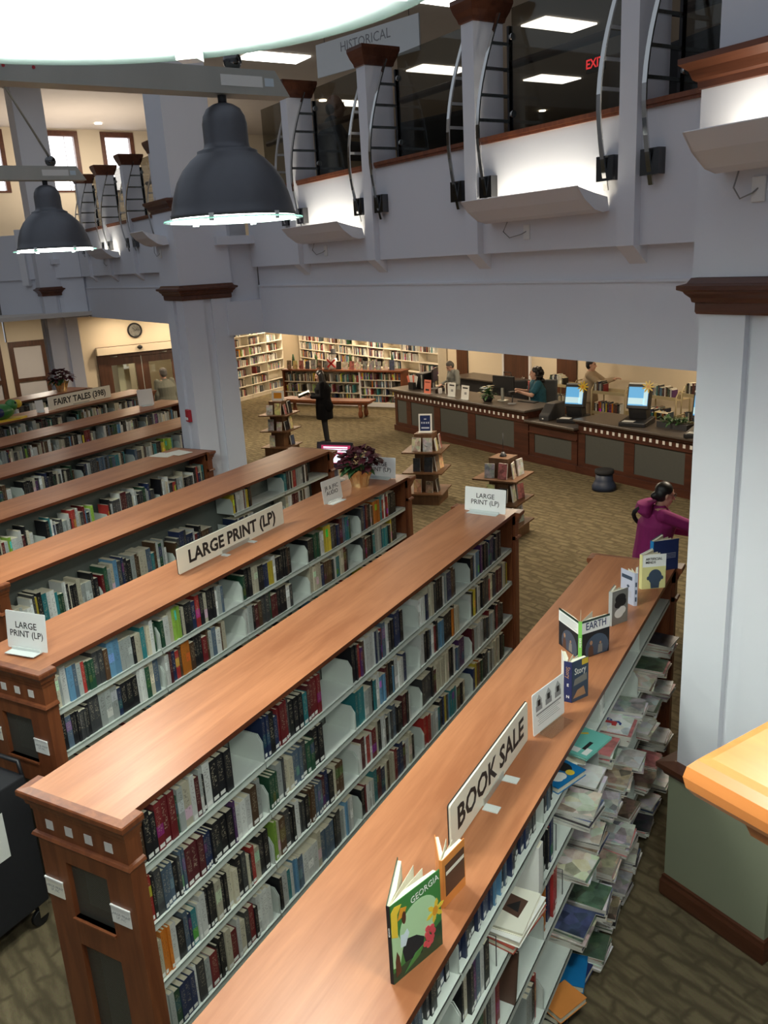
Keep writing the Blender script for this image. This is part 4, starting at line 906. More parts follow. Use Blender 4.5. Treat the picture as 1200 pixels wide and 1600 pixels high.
monitor(-13.25, 11.4, Z1, pi+.18, 'black monitor seen from behind in front of the seated librarian', w=.55, h=.34, stand='galvanised')
t = small('barcode_scanner', 'barcode scanner on a small stand beside the seated librarian', 'scanner', -12.82, 11.25, Z1)
MB().lathe([(.09, 0), (.09, .01), (.02, .02)], 16).build('base', 'print_grey', t); MB().tube([(0, 0, .01), (0, .02, .2)], .01, 8).build('stem', 'dark_metal', t); bevel(MB().box(-.04, .04, -.08, .05, .18, .25).build('head', 'black_plastic', t), .01)
t = small('keyboard', 'black keyboard under the seated librarian\'s hands', 'keyboard', -12.72, 11.58, Z1, .1); MB().box(-.22, .22, -.07, .07, 0, .018).build('body', 'black_plastic', t)
t = small('scanner_box', 'grey rounded machine at the right end of the long desk', 'machine', -11.72, 11.28, .8305, .2)
bevel(MB().prism([(-.28, 0), (.28, 0), (.28, .30), (-.05, .30), (-.22, .14), (-.28, .1)], -.11, .11, 0).build('housing', 'dark_metal', t), .015)
MB().box(-.03, .0, -.285, -.28, .03, .05).build('light', 'white_plastic', t)
# self-checkout kiosks with yellow flowers stuck on them
def kiosk(u, v, z, label, rot=.38):
    t = small('checkout_kiosk', label, 'kiosk', u, v, z, rot, 'self-checkout kiosks')
    bevel(MB().prism([(-.24, 0), (.22, 0), (.22, .09), (-.24, .06)], -.20, .20, 0).build('base', 'black_plastic', t), .01)
    MB().box(-.15, .02, -.235, -.12, .068, .072).build('receipt', 'label_white', t)
    MB().prism([(.02, .08), (.20, .08), (.16, .30), (.06, .26), (-.02, .22)], -.13, .13, 0).build('neck', 'black_plastic', t)
    M = T(0, 0, .22) @ RX(-.22)
    bevel(MB().box(-.165, .165, -.03, .10, 0, .36, M).build('screen_housing', 'black_plastic', t), .012)
    MB().box(-.145, .145, -.033, -.031, .05, .32, M).build('screen', 'kiosk_screen', t)
    MB().box(-.145, .10, -.0345, -.0335, .07, .16, M).build('screen_panel', 'kiosk_screen_pale', t); MB().box(.08, .14, -.0345, -.0335, .06, .31, M).build('screen_side', 'kiosk_screen_pale', t)
    f = MB().prism(petal_flower(0, 0, .10, 9), -.006, 0, 1, M @ T(.135, -.036, .33)); f.build('paper_flower', 'petal_yellow', t)
    MB().prism(disc(0, 0, .022, n=12), -.010, -.006, 1, M @ T(.135, -.036, .33)).build('flower_centre', 'petal_orange', t)
    MB().box(-.16, .16, .0, .10, .36, .385, M).build('paper_stack', 'label_white' if u > -10.5 else 'print_grey', t)
    t.scale = (1.15, 1.15, 1.15)
kiosk(-11.25, 11.38, .8305, 'black self-checkout kiosk with a yellow paper flower on the lower desk section')
kiosk(-9.62, 11.22, Z1, 'black self-checkout kiosk with a yellow paper flower on the raised desk')
kiosk(-8.25, 11.15, Z1, 'black self-checkout kiosk partly hidden behind the tall column')
t = small('potted_fern', 'low dark planter of trailing green leaves on the raised desk', 'plant', -8.95, 11.35, Z1)
MB().box(-.3, .3, -.09, .09, 0, .09).build('planter', 'dark_metal', t)
for q in range(70):
    m = MB(); d = rdir(rp, .15, .9); leaf(m, Vector((rp.uniform(-.25, .25), 0, .10)), d, rp.uniform(.12, .26), .05, .4); m.build('leaf', 'leaf_mid' if q % 2 else 'fern', t)
t = small('step_stool', 'round dark blue rolling step stool on the carpet by the desk', 'stool', -9.62, 10.45, 0)
C('stool_blue', (.02, .03, .06), .5)
MB().lathe([(.20, .0), (.20, .07), (.17, .13), (.145, .17), (.14, .29)], 24).build('body', 'stool_blue', t); MB().lathe([(.155, .28), (.16, .30), (.155, .345), (.13, .35)], 24).build('tread', 'soft_black', t)
# back wall furniture
t = small('door_3', 'brown flush door in the wall behind the desk', 'door', -15.4, 13.69, 0); t['kind'] = 'structure'; del t['category']
MB().box(-.44, .44, -.035, 0, .0, 2.1).build('leaf', 'door_wood', t)
for x in (-.5, .44): MB().box(x, x+.06, -.05, 0, 0, 2.16).build('jamb', 'white_trim', t)
MB().tube([(.34, -.04, 1.05), (.34, -.09, 1.05), (.24, -.09, 1.05)], .012, 8).build('door_handle', 'chrome', t)
t = small('door_4', 'dark open doorway left of the brown door', 'door', -17.5, 13.69, 0); t['kind'] = 'structure'; del t['category']
MB().box(-.22, .22, -.03, 0, 0, 2.1).build('leaf', 'door_wood', t)
t = small('door_5', 'dark doorway behind the book trucks', 'door', -13.75, 13.69, 0); t['kind'] = 'structure'; del t['category']
MB().box(-.3, .3, -.03, 0, 0, 2.1).build('leaf', 'door_wood', t)
t = small('back_counter', 'long dark counter against the wall behind the librarians', 'counter', -16.0, 13.25, 0)
MB().box(-1.0, 1.05, -.28, .40, 0, .98).build('cabinet', 'soft_black', t); bevel(MB().box(-1.05, 1.1, -.32, .42, .98, 1.02).build('countertop', 'counter_laminate', t), .01)
t = small('desk_basket', 'black wire-handled basket on the back counter', 'basket', -15.2, 13.2, 1.0205); MB().box(-.14, .14, -.1, .1, 0, .10).build('basket', 'soft_black', t); MB().tube([(-.15, 0, .08), (-.12, 0, .2), (.12, 0, .2), (.15, 0, .08)], .012, 6).build('handle', 'black_plastic', t)
def office_chair(u, v, rot, label, m='chair_grey', sh=.62, bh=.6):
    t = small('office_chair', label, 'chair', u, v, 0, rot)
    bevel(MB().box(-.25, .25, -.25, .25, sh-.09, sh).build('seat', m, t), .03, 3)
    bevel(MB().box(-.23, .23, .24, .31, sh+.12, sh+.12+bh, RX(0)).build('backrest', m, t), .03, 3)
    MB().tube([(0, .2, sh-.06), (0, .33, sh), (0, .33, sh+.3)], .02, 8).build('back_support', 'dark_metal', t); MB().tube([(0, 0, .08), (0, 0, sh-.08)], .03, 8).build('gas_lift', 'dark_metal', t)
    for k in range(5):
        a = k*2*pi/5; MB().tube([(0, 0, .10), (.28*cos(a), .28*sin(a), .05)], [.025, .018], 6).build('leg', 'dark_metal', t); MB().sphere((.28*cos(a), .28*sin(a), .03), .03, 8, 6).build('caster', 'black_plastic', t)
    for q in (-1, 1): MB().tube([(q*.25, .05, sh-.04), (q*.29, .02, sh+.18), (q*.29, -.15, sh+.2)], .018, 6).build('armrest', 'black_plastic', t)
office_chair(-12.84, 12.10, pi*1.0+.55-pi, 'grey office chair the seated librarian sits on')
office_chair(-14.35, 12.75, .9, 'black mesh office chair between the librarians', 'soft_black', .5, .5)
# tan metal book trucks
def truck(u, v, rot, label, tiers=3, w=.8, hh=1.25, seed=1):
    t = small('book_truck', label, 'book cart', u, v, 0, rot, 'tan book trucks behind the desk'); r = random.Random(seed)
    for x in (-w/2, w/2):
        MB().tube([(x, -.2, .1), (x, -.2, hh-.1), (x, -.13, hh), (x, .13, hh), (x, .2, hh-.1), (x, .2, .1)], .014, 8).build('end_frame', 'tan_metal', t)
        for y in (-.18, .18): MB().lathe([(.045, -.012), (.045, .012)], 12, T(x, y, .046) @ RX(pi/2)).build('caster', 'black_plastic', t)
    for k in range(tiers):
        z = .25+k*(hh-.42)/max(1, tiers-1)
        MB().box(-w/2, w/2, -.17, .19, z, z+.012).box(-w/2, w/2, -.012, .0, z, z+.10).box(-w/2, w/2, -.185, -.17, z, z+.06).build('shelf', 'tan_metal', t)
        x = -w/2+.04
        while x < w/2-.08 and r.random() < .97:
            th = r.uniform(.018, .045); h = r.uniform(.18, .25); ci = r.choices(range(len(PAL)), PALW)[0]
            add_stuff(W(u, v).to_4d() and (Matrix.Translation(W(u, v, z+.0125)) @ RZ(BE+rot) @ T(x+th, -.165, 0) @ RZ(-pi/2) @ T(0, -th, 0)), th, h, .15, PAL[ci][1], r.random()); x += th+.002
    return t
truck(-13.2, 13.15, 0, 'tan book truck standing behind the seated librarian', seed=1); truck(-11.75, 13.0, .1, 'tan book truck between the two flowered kiosks', seed=2); truck(-10.65, 13.2, 0, 'tan book truck with a few books behind the raised desk', seed=3); truck(-9.55, 12.95, -.1, 'tan book truck loaded with large books near the tall column', seed=4, hh=1.4); truck(-10.0, 12.25, .15, 'low tan book truck close behind the raised desk', 2, seed=5, hh=1.0)
# ---------------------------------------------------------------- wall shelving far behind
def wall_shelves(origin, rotz, L, levels, label, seed, fill=.75, mat='cream_metal', depth=.28, nb=None, top=2.35, side='cream_metal'):
    """faces local -y; local x runs along the wall"""
    C('cream_metal', (.74, .68, .56), .5)
    t = thing('wall_bookcase', label, 'bookcase', origin, rotz); r = random.Random(seed); nb = nb or max(1, round(L/.92)); bw = L/nb
    MB().box(0, L, depth-.01, depth, 0, top).build('back_panel', mat, t); MB().box(0, L, .02, depth, 0, .09).build('base', mat, t)
    me = MB().mat(mat).box(.006, bw-.006, 0, depth-.01, -.022, 0).mesh('shelf')
    MW = Matrix.Translation(Vector(origin)) @ RZ(rotz)
    for b in range(nb):
        for z in levels:
            mk('shelf', me, t, (b*bw, 0, z))
            if r.random() < .12: continue
            x = .02+(r.uniform(0, .3) if r.random() < .3 else 0); end = bw*r.uniform(fill-.25, min(1, fill+.2))
            pal = [p[2]*(2 if p[0] in ('white', 'cream', 'dark red', 'red', 'brown') else .7) for p in PAL]
            while x < end:
                th = r.uniform(.02, .045); h = r.uniform(.17, .23); ci = r.choices(range(len(PAL)), pal)[0]
                add_stuff(MW @ T(b*bw+x+th, .03, z+.001) @ RZ(-pi/2) @ T(0, -th, 0), th, h, .16, PAL[ci][1], r.random()); x += th+.002
    for b in range(nb+1): MB().box(b*bw-.006, b*bw+.006, 0, depth, 0, top).build('upright', side, t)
    return t
wall_shelves((-16.40, 19.2, 0), pi/2, 3.5, [.12, .42, .72, 1.02, 1.32, 1.62, 1.92], 'tall cream wall shelving of red and white books beside the column', 3)
wall_shelves(tuple(W(-26.0, 13.38)), BE, 7.85, [.3, .6, .9, 1.18, 1.46, 1.74, 2.02], 'tall cream wall shelving behind the low bookcase', 4)
# low bookcase with a display on top
lb = thing('low_bookcase', 'low bookcase with a cherry top and a row of face-out books', 'bookcase', (-14.7, 20.3, 0), 0)
MB().box(-.05, 3.9, -.05, .45, .96, 1.0).build('top', 'cherry_side', lb)
for x in (-.04, 2.55, 3.86): MB().box(x-.02, x+.02, 0, .42, 0, .96).build('end_panel', 'cherry_side' if x != 2.55 else 'white_trim', lb)
MB().box(0, 3.86, .40, .42, .1, .96).build('back_panel', 'cream_metal', lb); MB().box(-.03, 3.88, -.02, .42, 0, .10).build('plinth', 'white_trim', lb)
r = random.Random(9)
for x0, x1, zs in ((0, 2.53, (.12, .36, .66)), (2.57, 3.84, (.12, .32, .53, .74))):
    for z in zs:
        MB().box(x0, x1, .0, .40, z-.02, z).build('shelf', 'cream_metal', lb)
        x = x0+.03
        while x < x1-.06:
            if r.random() < .05: x += .15
            th = r.uniform(.018, .04); h = r.uniform(.15, .2) if x0 > 1 else r.uniform(.18, .24); ci = r.choices(range(len(PAL)), PALW)[0]
            add_stuff(T(-14.7+x+th, 20.33, z+.001) @ RZ(-pi/2) @ T(0, -th, 0), th, h, .15, PAL[ci][1], r.random()); x += th+.002
def face_book(loc, rotz, w, h, t, rgb, cname, where, group, tilt=.12):
    o = mk('book', mag_mesh(w, h, t)); o.matrix_world = T(*loc) @ RZ(rotz) @ RX(-tilt) @ T(0, t, h/2) @ RX(pi/2) @ T(0, 0, 0)
    o.color = (*rgb, 1); tag(o, '%s book shown face-out %s' % (cname, where), 'book', group); return o
FC = [('black', (.02, .02, .025)), ('orange', (.62, .28, .06)), ('white', (.66, .64, .58)), ('brown', (.22, .13, .07)), ('navy blue', (.03, .05, .12)), ('red', (.40, .06, .05)), ('yellow', (.62, .48, .12)), ('grey', (.26, .27, .27)), ('cream', (.58, .5, .36))]
for q in range(17):
    ci = r.randrange(len(FC)); x = .12+q*.213
    if q == 7: continue
    face_book((-14.7+x, 20.42, 1.001), r.uniform(-.1, .1), .16, r.uniform(.21, .27), .02, FC[ci][1], FC[ci][0], 'along the top of the low bookcase', 'books displayed on the low bookcase')
C('tinsel_green', (.05, .14, .07), .5); C('snow_white', (.8, .8, .76), .7); C('scarf_red', (.55, .03, .03), .7)
for q, (x, m) in enumerate(((.15, 'tinsel_green'), (.95, 'leaf_mid'), (2.1, 'leaf_mid'), (3.45, 'tinsel_green'))):
    o = thing('tabletop_tree', ['small dark green tabletop tree at the corner of the low bookcase', 'small pale tree behind the face-out books', 'small tree near the figurine on the low bookcase', 'silvery tabletop tree at the desk end of the low bookcase'][q], 'decoration', (-14.7+x, 20.62, 1.001))
    pr = []
    for k in range(6): zz = .06+k*.055; pr += [(.085-.012*k, zz), (.045-.005*k, zz+.05)]
    MB().lathe(pr+[(.004, .40)], 14).build('branches', m, o); MB().lathe([(.04, 0), (.04, .02), (.012, .03), (.012, .08)], 10).build('stand', 'brown_cover', o)
o = thing('nutcracker_figure', 'white snowman-like figurine with a black hat and red crossed scarf', 'figurine', (-13.08, 20.5, 1.001))
MB().lathe([(.10, 0), (.14, .06), (.13, .16), (.10, .26), (.09, .30)], 16).build('body', 'snow_white', o); MB().sphere((0, 0, .38), .085, 14, 10).build('head', 'snow_white', o); MB().lathe([(.11, .43), (.11, .445), (.07, .45), (.07, .56)], 14).build('hat', 'soft_black', o)
for sgn in (-1, 1): MB().box(-.17, .17, -.15, -.13, -.022, .022, T(0, 0, .17) @ RY(sgn*.7)).build('scarf_band', 'scarf_red', o)
# bench
bn = thing('bench', 'long cherry bench with turned legs in front of the low bookcase', 'bench', (-12.3, 18.85, 0))
pts_o = [(-1.4+2.8*k/12, -.22-.12*sin(pi*k/12)) for k in range(13)]; pts_i = [(1.35-2.7*k/12, .22-.1*sin(pi*k/12)) for k in range(13)]
MB().prism(pts_o+pts_i, .40, .45).build('seat', 'cherry_side', bn)
MB().prism([(x*.93, y*.8) for x, y in pts_o+pts_i], .34, .40).build('apron', 'cherry_side', bn)
for x in (-1.15, 1.1):
    for y in (-.18, .10): MB().lathe([(.035, 0), (.06, .05), (.065, .12), (.04, .2), (.045, .25), (.055, .34)], 12, T(x, y, 0)).build('leg', 'cherry_side', bn)
# ---------------------------------------------------------------- display towers
def tower(x, y, rot, label, where, seed, sign=None, base_h=.18):
    t = thing('display_tower', label, 'display stand', (x, y, 0), rot, 'tiered wooden book display towers'); r = random.Random(seed); M0 = T(x, y, 0) @ RZ(rot)
    MB().box(-.27, .27, -.27, .27, 0, base_h).build('base', 'oak_display', t)
    for k, (z, s) in enumerate(((.20, .31), (.55, .31), (.89, .31))):
        a = .0; MB().prism([(-s, -s-.04), (s+.04, -s), (s, s+.04), (-s-.04, s)], z-.022, z).build('shelf', 'oak_display', t)
        MB().box(-.15, .15, -.15, .15, z, z+.313 if k < 2 else z+.27).build('core', 'oak_display', t)
        for sd in (0, 1):
            for q in range(2):
                if r.random() < .12: continue
                ci = r.randrange(len(FC)); w = r.uniform(.12, .155); h = r.uniform(.19, .25)
                M = M0 @ RZ(sd*pi/2) @ T(-.10+q*.2, -.235, z+.001)
                tt = r.choice([.014, .02, .026]); o = mk('book', mag_mesh(round(w, 2), round(h, 2), tt)); o.matrix_world = M @ RZ(r.uniform(-.25, .25)) @ RX(-.14) @ T(0, tt, round(h, 2)/2) @ RX(pi/2)
                o.color = (*FC[ci][1], 1); tag(o, '%s book face-out on the %s tier of %s' % (FC[ci][0], ('bottom', 'middle', 'top')[k], where), 'book', 'books on ' + where)
    return t
tower(-6.12, 12.22, radians(8), 'wooden book tower topped by a small blue framed sign', 'the tower with the blue sign', 1)
tower(-4.28, 10.95, radians(-6), 'wooden book tower with a thin rod on top behind the large print sign', 'the tower with the rod', 2)
tower(-10.75, 14.55, radians(5), 'wooden book tower near the person in black', 'the tower by the person in black', 3)
bs = thing('sign_stand', 'small blue sign in a white frame on top of a display tower', 'sign', (-6.12, 12.22, 1.1605), radians(15)); M = RX(-.1)
MB().box(-.11, .11, -.006, .006, 0, .30, M).build('frame', 'label_white', bs); MB().box(-.085, .085, -.008, -.006, .025, .275, M).build('panel', 'navy_cover', bs); MB().box(-.11, .11, -.05, .05, 0, .006).build('foot', 'label_white', bs)
for x0, x1, z0, z1 in ((-.02, .02, .205, .225), (-.065, -.045, .14, .17), (-.03, -.005, .14, .17), (.01, .03, .14, .17), (.045, .065, .14, .17), (-.065, .065, .06, .085)): MB().box(x0, x1, -.0088, -.008, z0, z1, M).build('pale_print', 'lavender', bs)
ro = thing('sign_holder', 'thin upright sign rod on a small clip on top of a display tower', 'sign holder', (-4.28, 10.95, 1.1605)); MB().lathe([(.05, 0), (.05, .015), (.02, .06)], 12).build('clip_base', 'dark_metal', ro); MB().tube([(0, 0, .05), (0, 0, .33)], .005, 6).build('rod', 'dark_metal', ro)
fsg = thing('sign_stand', 'small yellow framed card on top of the tower near the person in black', 'sign', (-10.75, 14.55, 1.1605), radians(10)); MB().box(-.14, .14, -.008, .008, 0, .2, RX(-.1)).build('frame', 'label_white', fsg); MB().box(-.09, .09, -.010, -.008, .04, .16, RX(-.1)).build('picture', 'petal_orange', fsg); MB().box(-.1, .1, -.05, .05, 0, .005).build('foot', 'label_white', fsg)
# catalogue terminal at the end of a bookcase
tb = thing('terminal_stand', 'dark catalogue stand behind the end of a bookcase', 'stand', (-5.75, 9.15, 0)); MB().box(-.62, .75, -.35, .4, 1.06, 1.10).build('top', 'desk_wood', tb); MB().box(-.55, -.5, -.3, .35, 0, 1.06).build('side_panel', 'desk_wood', tb); MB().box(.62, .67, -.3, .35, 0, 1.06).build('side_panel', 'desk_wood', tb)
tm = monitor(0, 0, 0, 0, 'black catalogue terminal with a red and white screen', w=.52, h=.36, tilt=.15, screen='terminal_dark'); tm.location = (-6.0, 9.25, 1.1005); tm.rotation_euler = (0, 0, radians(8))
M = T(0, 0, .16) @ RX(-.15); MB().box(-.19, .23, -.018, -.0168, .08, .32, M).build('screen_page', 'terminal_red', tm)
for q in range(3): MB().box(-.16, .19, -.019, -.0182, .30-q*.028-.016, .30-q*.028, M).build('screen_text', 'terminal_white', tm)
MB().prism([(-.14, .09), (.12, .09), (.2, .16), (.05, .21), (-.02, .14), (-.14, .15)], -.019, -.0182, 1, M).build('screen_image', 'terminal_white', tm)
kb = thing('keyboard', 'black keyboard on the catalogue stand', 'keyboard', (-5.45, 9.12, 1.1005), radians(10)); MB().box(-.22, .22, -.08, .08, 0, .02).build('body', 'black_plastic', kb)
# ---------------------------------------------------------------- entrance
en = bthing('door_1', 'dark wood automatic sliding entrance doors with a white header box', 'door', -20.40, 5.2); en['kind'] = 'structure'; del en['category']
def wall_box(mb, y0, y1, z0, z1, x0=0, x1=.06): return mb.box(x0, x1, y0, y1, z0, z1)
wall_box(MB(), 0, .16, 0, 2.3).build('jamb', 'door_wood', en); wall_box(MB(), 1.9, 2.05, 0, 2.3).build('jamb', 'door_wood', en); wall_box(MB(), .16, 1.9, 2.03, 2.3).build('lintel', 'door_wood', en)
MB().box(.06, .20, -.02, 2.2, 2.13, 2.29).build('header_box', 'cream_paint', en); MB().sphere((.22, .98, 2.24), (.04, .06, .05), 10, 8).build('motion_sensor', 'black_plastic', en)
for y0 in (.16, 1.05):
    df = MB(); y1 = y0+.86
    df.box(-.02, .02, y0, y0+.15, 0, 2.03).box(-.02, .02, y1-.14, y1, 0, 2.03).box(-.02, .02, y0+.15, y1-.14, 1.86, 2.03).box(-.02, .02, y0+.15, y1-.14, 0, .3)
    d = df.build('door_leaf', 'door_wood', en); MB().box(-.005, .005, y0+.15, y1-.14, .3, 1.86).build('pane', 'clear_glass', d)
MB().box(.021, .03, 1.02, 1.035, 0, 2.03).build('edge_seal', 'galvanised', en)
for y0 in (.3, 1.5): MB().tube([(.05, y0, 2.06), (.13, y0+.14, 2.07)], .012, 6).build('closer_arm', 'galvanised', en)
ck = bthing('wall_clock', 'round black-rimmed wall clock above the entrance doors', 'clock', -20.395, 6.17, 2.62)
MB().lathe([(.175, 0), (.175, .03), (.14, .035), (.14, .02)], 28, RY(pi/2)).build('rim', 'soft_black', ck); MB().lathe([(.142, .012), (.142, .02)], 28, RY(pi/2)).build('dial', 'label_white', ck)
for a, l in ((.6, .09), (-1.4, .06)): MB().box(.022, .026, -.006, .006, 0, l, RX(a)).build('hand', 'print_black', ck)
for q in range(12): MB().box(.0205, .023, -.004, .004, .105, .125, RX(q*pi/6)).build('hour_mark', 'print_black', ck)
xs = bthing('exit_sign', 'red EXIT sign under the balcony above the clock', 'exit sign', -20.2, 6.35, 2.98); MB().box(-.02, .02, -.15, .15, -.08, .10).build('housing', 'white_plastic', xs); text('EXIT', .12, 'exit_red', xs, face_M((.022, 0, .01), (0, 1, 0), (0, 0, 1)), bold=.02)
sh = bthing('vestibule_shelf', 'white shelf on the wall beyond the entrance doors', 'shelf', -23.45, 6.9, 1.45); MB().box(0, .25, -.7, .7, 0, .04).build('board', 'white_trim', sh)
MB().box(0, .22, -.6, -.57, -.2, 0).build('bracket', 'dark_metal', sh); MB().box(0, .22, .57, .6, -.2, 0).build('bracket', 'dark_metal', sh)
for q, (y, z, w, h, m, lab) in enumerate(((6.55, 1.95, .5, .7, 'sign_cream', 'framed certificate'), (7.15, 1.95, .45, .7, 'label_white', 'framed pale print'), (5.95, 1.9, .35, .5, 'print_grey', 'framed photograph'))):
    o = bthing('picture_frame', lab+' on the wall beyond the entrance doors', 'picture', -23.45, y, z); MB().box(0, .03, -w/2, w/2, -h/2, h/2).build('frame', 'soft_black', o); MB().box(.03, .032, -w/2+.04, w/2-.04, -h/2+.04, h/2-.04).build('print', m, o)
o = bthing('card_stand', 'small white card on the vestibule shelf', 'sign', -23.3, 6.6, 1.4905); MB().box(-.004, .004, -.1, .1, 0, .25).build('card', 'label_white', o); MB().box(-.04, .04, -.1, .1, 0, .006).build('foot', 'label_white', o)
light('AREA', 'vestibule_light', W(-22.2, 6.4, 3.0), 22, (1, .92, .8), .5)
for q, (a, b) in enumerate(((3.25, 4.05), (4.25, 5.25))):
    dr = bthing('door_%d' % (q+6), 'brown framed glass door in the corner wall past the far column', 'door', -26.0, a); dr['kind'] = 'structure'; del dr['category']; w = b-a
    fr = MB().box(-.05, .04, 0, .13, 0, 2.25).box(-.05, .04, w-.13, w, 0, 2.25).box(-.05, .04, .13, w-.13, 2.1, 2.25).box(-.05, .04, .13, w-.13, 1.12, 1.22).box(-.05, .04, .13, w-.13, 0, .15)
    fr.build('frame', 'door_wood', dr); MB().box(-.02, -.01, .13, w-.13, 1.22, 2.1).build('pane', 'frosted_pane', dr); MB().box(-.02, -.01, .13, w-.13, .15, 1.12).build('pane', 'frosted_pane', dr)
# ================================================================ people
C('skin_light', (.58, .34, .25), .55, var=.04, scale=20); C('skin_mid', (.46, .26, .18), .55, var=.04, scale=20); C('hair_black', (.010, .008, .008), .45, var=.3, scale=60); C('hair_brown', (.030, .018, .012), .45, var=.3, scale=60); C('hair_grey', (.10, .09, .08), .6, var=.3, scale=60)
C('magenta_coat', (.26, .012, .13), .8, var=.18, scale=25); C('black_coat', (.004, .004, .005), .95, spec=.15, var=.2, scale=25); C('grey_knit', (.26, .27, .25), .9, var=.12, scale=60); C('teal_print', (.015, .10, .15), .8, var=.5, scale=30); C('beige_knit', (.40, .31, .21), .9, var=.1, scale=40); C('olive_shirt', (.13, .13, .10), .9, var=.12, scale=30); C('dark_shirt', (.03, .035, .05), .9, var=.2, scale=30); C('dark_trousers', (.012, .012, .016), .9); C('grey_trousers', (.05, .05, .055), .9); C('scarf_pink', (.60, .16, .16), .8); C('white_shirt', (.66, .66, .66), .8); C('eye_dark', (.01, .008, .008), .2); C('lip', (.32, .10, .09), .5)
def seg(mb, a, b, ra, rb, n=10):
    a, b = Vector(a), Vector(b); mb.tube([a, b], [ra, rb], n); mb.sphere(a, ra, n, 6); mb.sphere(b, rb, n, 6)
def loft(mb, secs, n=16):
    """closed body of elliptical sections: (centre, rx, ry)"""
    vs = []
    for c, rx, ry in secs:
        c = Vector(c); vs += [c+Vector((rx*cos(2*pi*k/n), ry*sin(2*pi*k/n), 0)) for k in range(n)]
    fs = [(i*n+k, i*n+(k+1) % n, (i+1)*n+(k+1) % n, (i+1)*n+k) for i in range(len(secs)-1) for k in range(n)]
    fs += [tuple(range(n-1, -1, -1)), tuple(range((len(secs)-1)*n, len(secs)*n))]
    mb.add(vs, fs, None, True)
def fuse(o, vox=.010, it=4):
    m = o.modifiers.new('fuse', 'REMESH'); m.mode = 'VOXEL'; m.voxel_size = vox; m.use_smooth_shade = True
    s = o.modifiers.new('smooth', 'SMOOTH'); s.factor = .5; s.iterations = it; return o
def hand(mb, wrist, d, palm_n, side, curl=.5):
    d = Vector(d).normalized(); pn = Vector(palm_n); pn = (pn-d*pn.dot(d)).normalized(); sd = d.cross(pn)*side
    w = Vector(wrist); 
    for q in (-.022, 0, .022): seg(mb, w+sd*q*.6, w+d*.075+sd*q, .016, .014, 8)
    for k, (off, L) in enumerate(((-.031, .058), (-.0105, .072), (.0105, .076), (.031, .066))):
        p = w+d*.08+sd*off; c = curl*(1+.1*k)
        p2 = p+(d*cos(c*.6)+pn*sin(c*.6))*L*.5; p3 = p2+(d*cos(c*1.5)+pn*sin(c*1.5))*L*.5
        seg(mb, p, p2, .0095, .009, 6); seg(mb, p2, p3, .009, .008, 6)
    p = w+d*.025+sd*.03; p2 = p+(d*.6+sd*.65+pn*.35).normalized()*.038; p3 = p2+(d*.85+sd*.2+pn*.4).normalized()*.03
    seg(mb, p, p2, .012, .010, 6); seg(mb, p2, p3, .010, .008, 6)
BASE = dict(ankL=(-.10, .02, .08), ankR=(.10, .02, .08), kneeL=(-.095, -.01, .47), kneeR=(.095, -.01, .47), hipL=(-.09, 0, .86), hipR=(.09, 0, .86), pel=(0, 0, .93), waist=(0, 0, 1.05), chest=(0, 0, 1.25), shL=(-.17, 0, 1.37), shR=(.17, 0, 1.37), neck=(0, .005, 1.42), head=(0, -.02, 1.545), elL=(-.215, .03, 1.10), elR=(.215, .03, 1.10), wrL=(-.215, -.06, .86), wrR=(.215, -.06, .86))
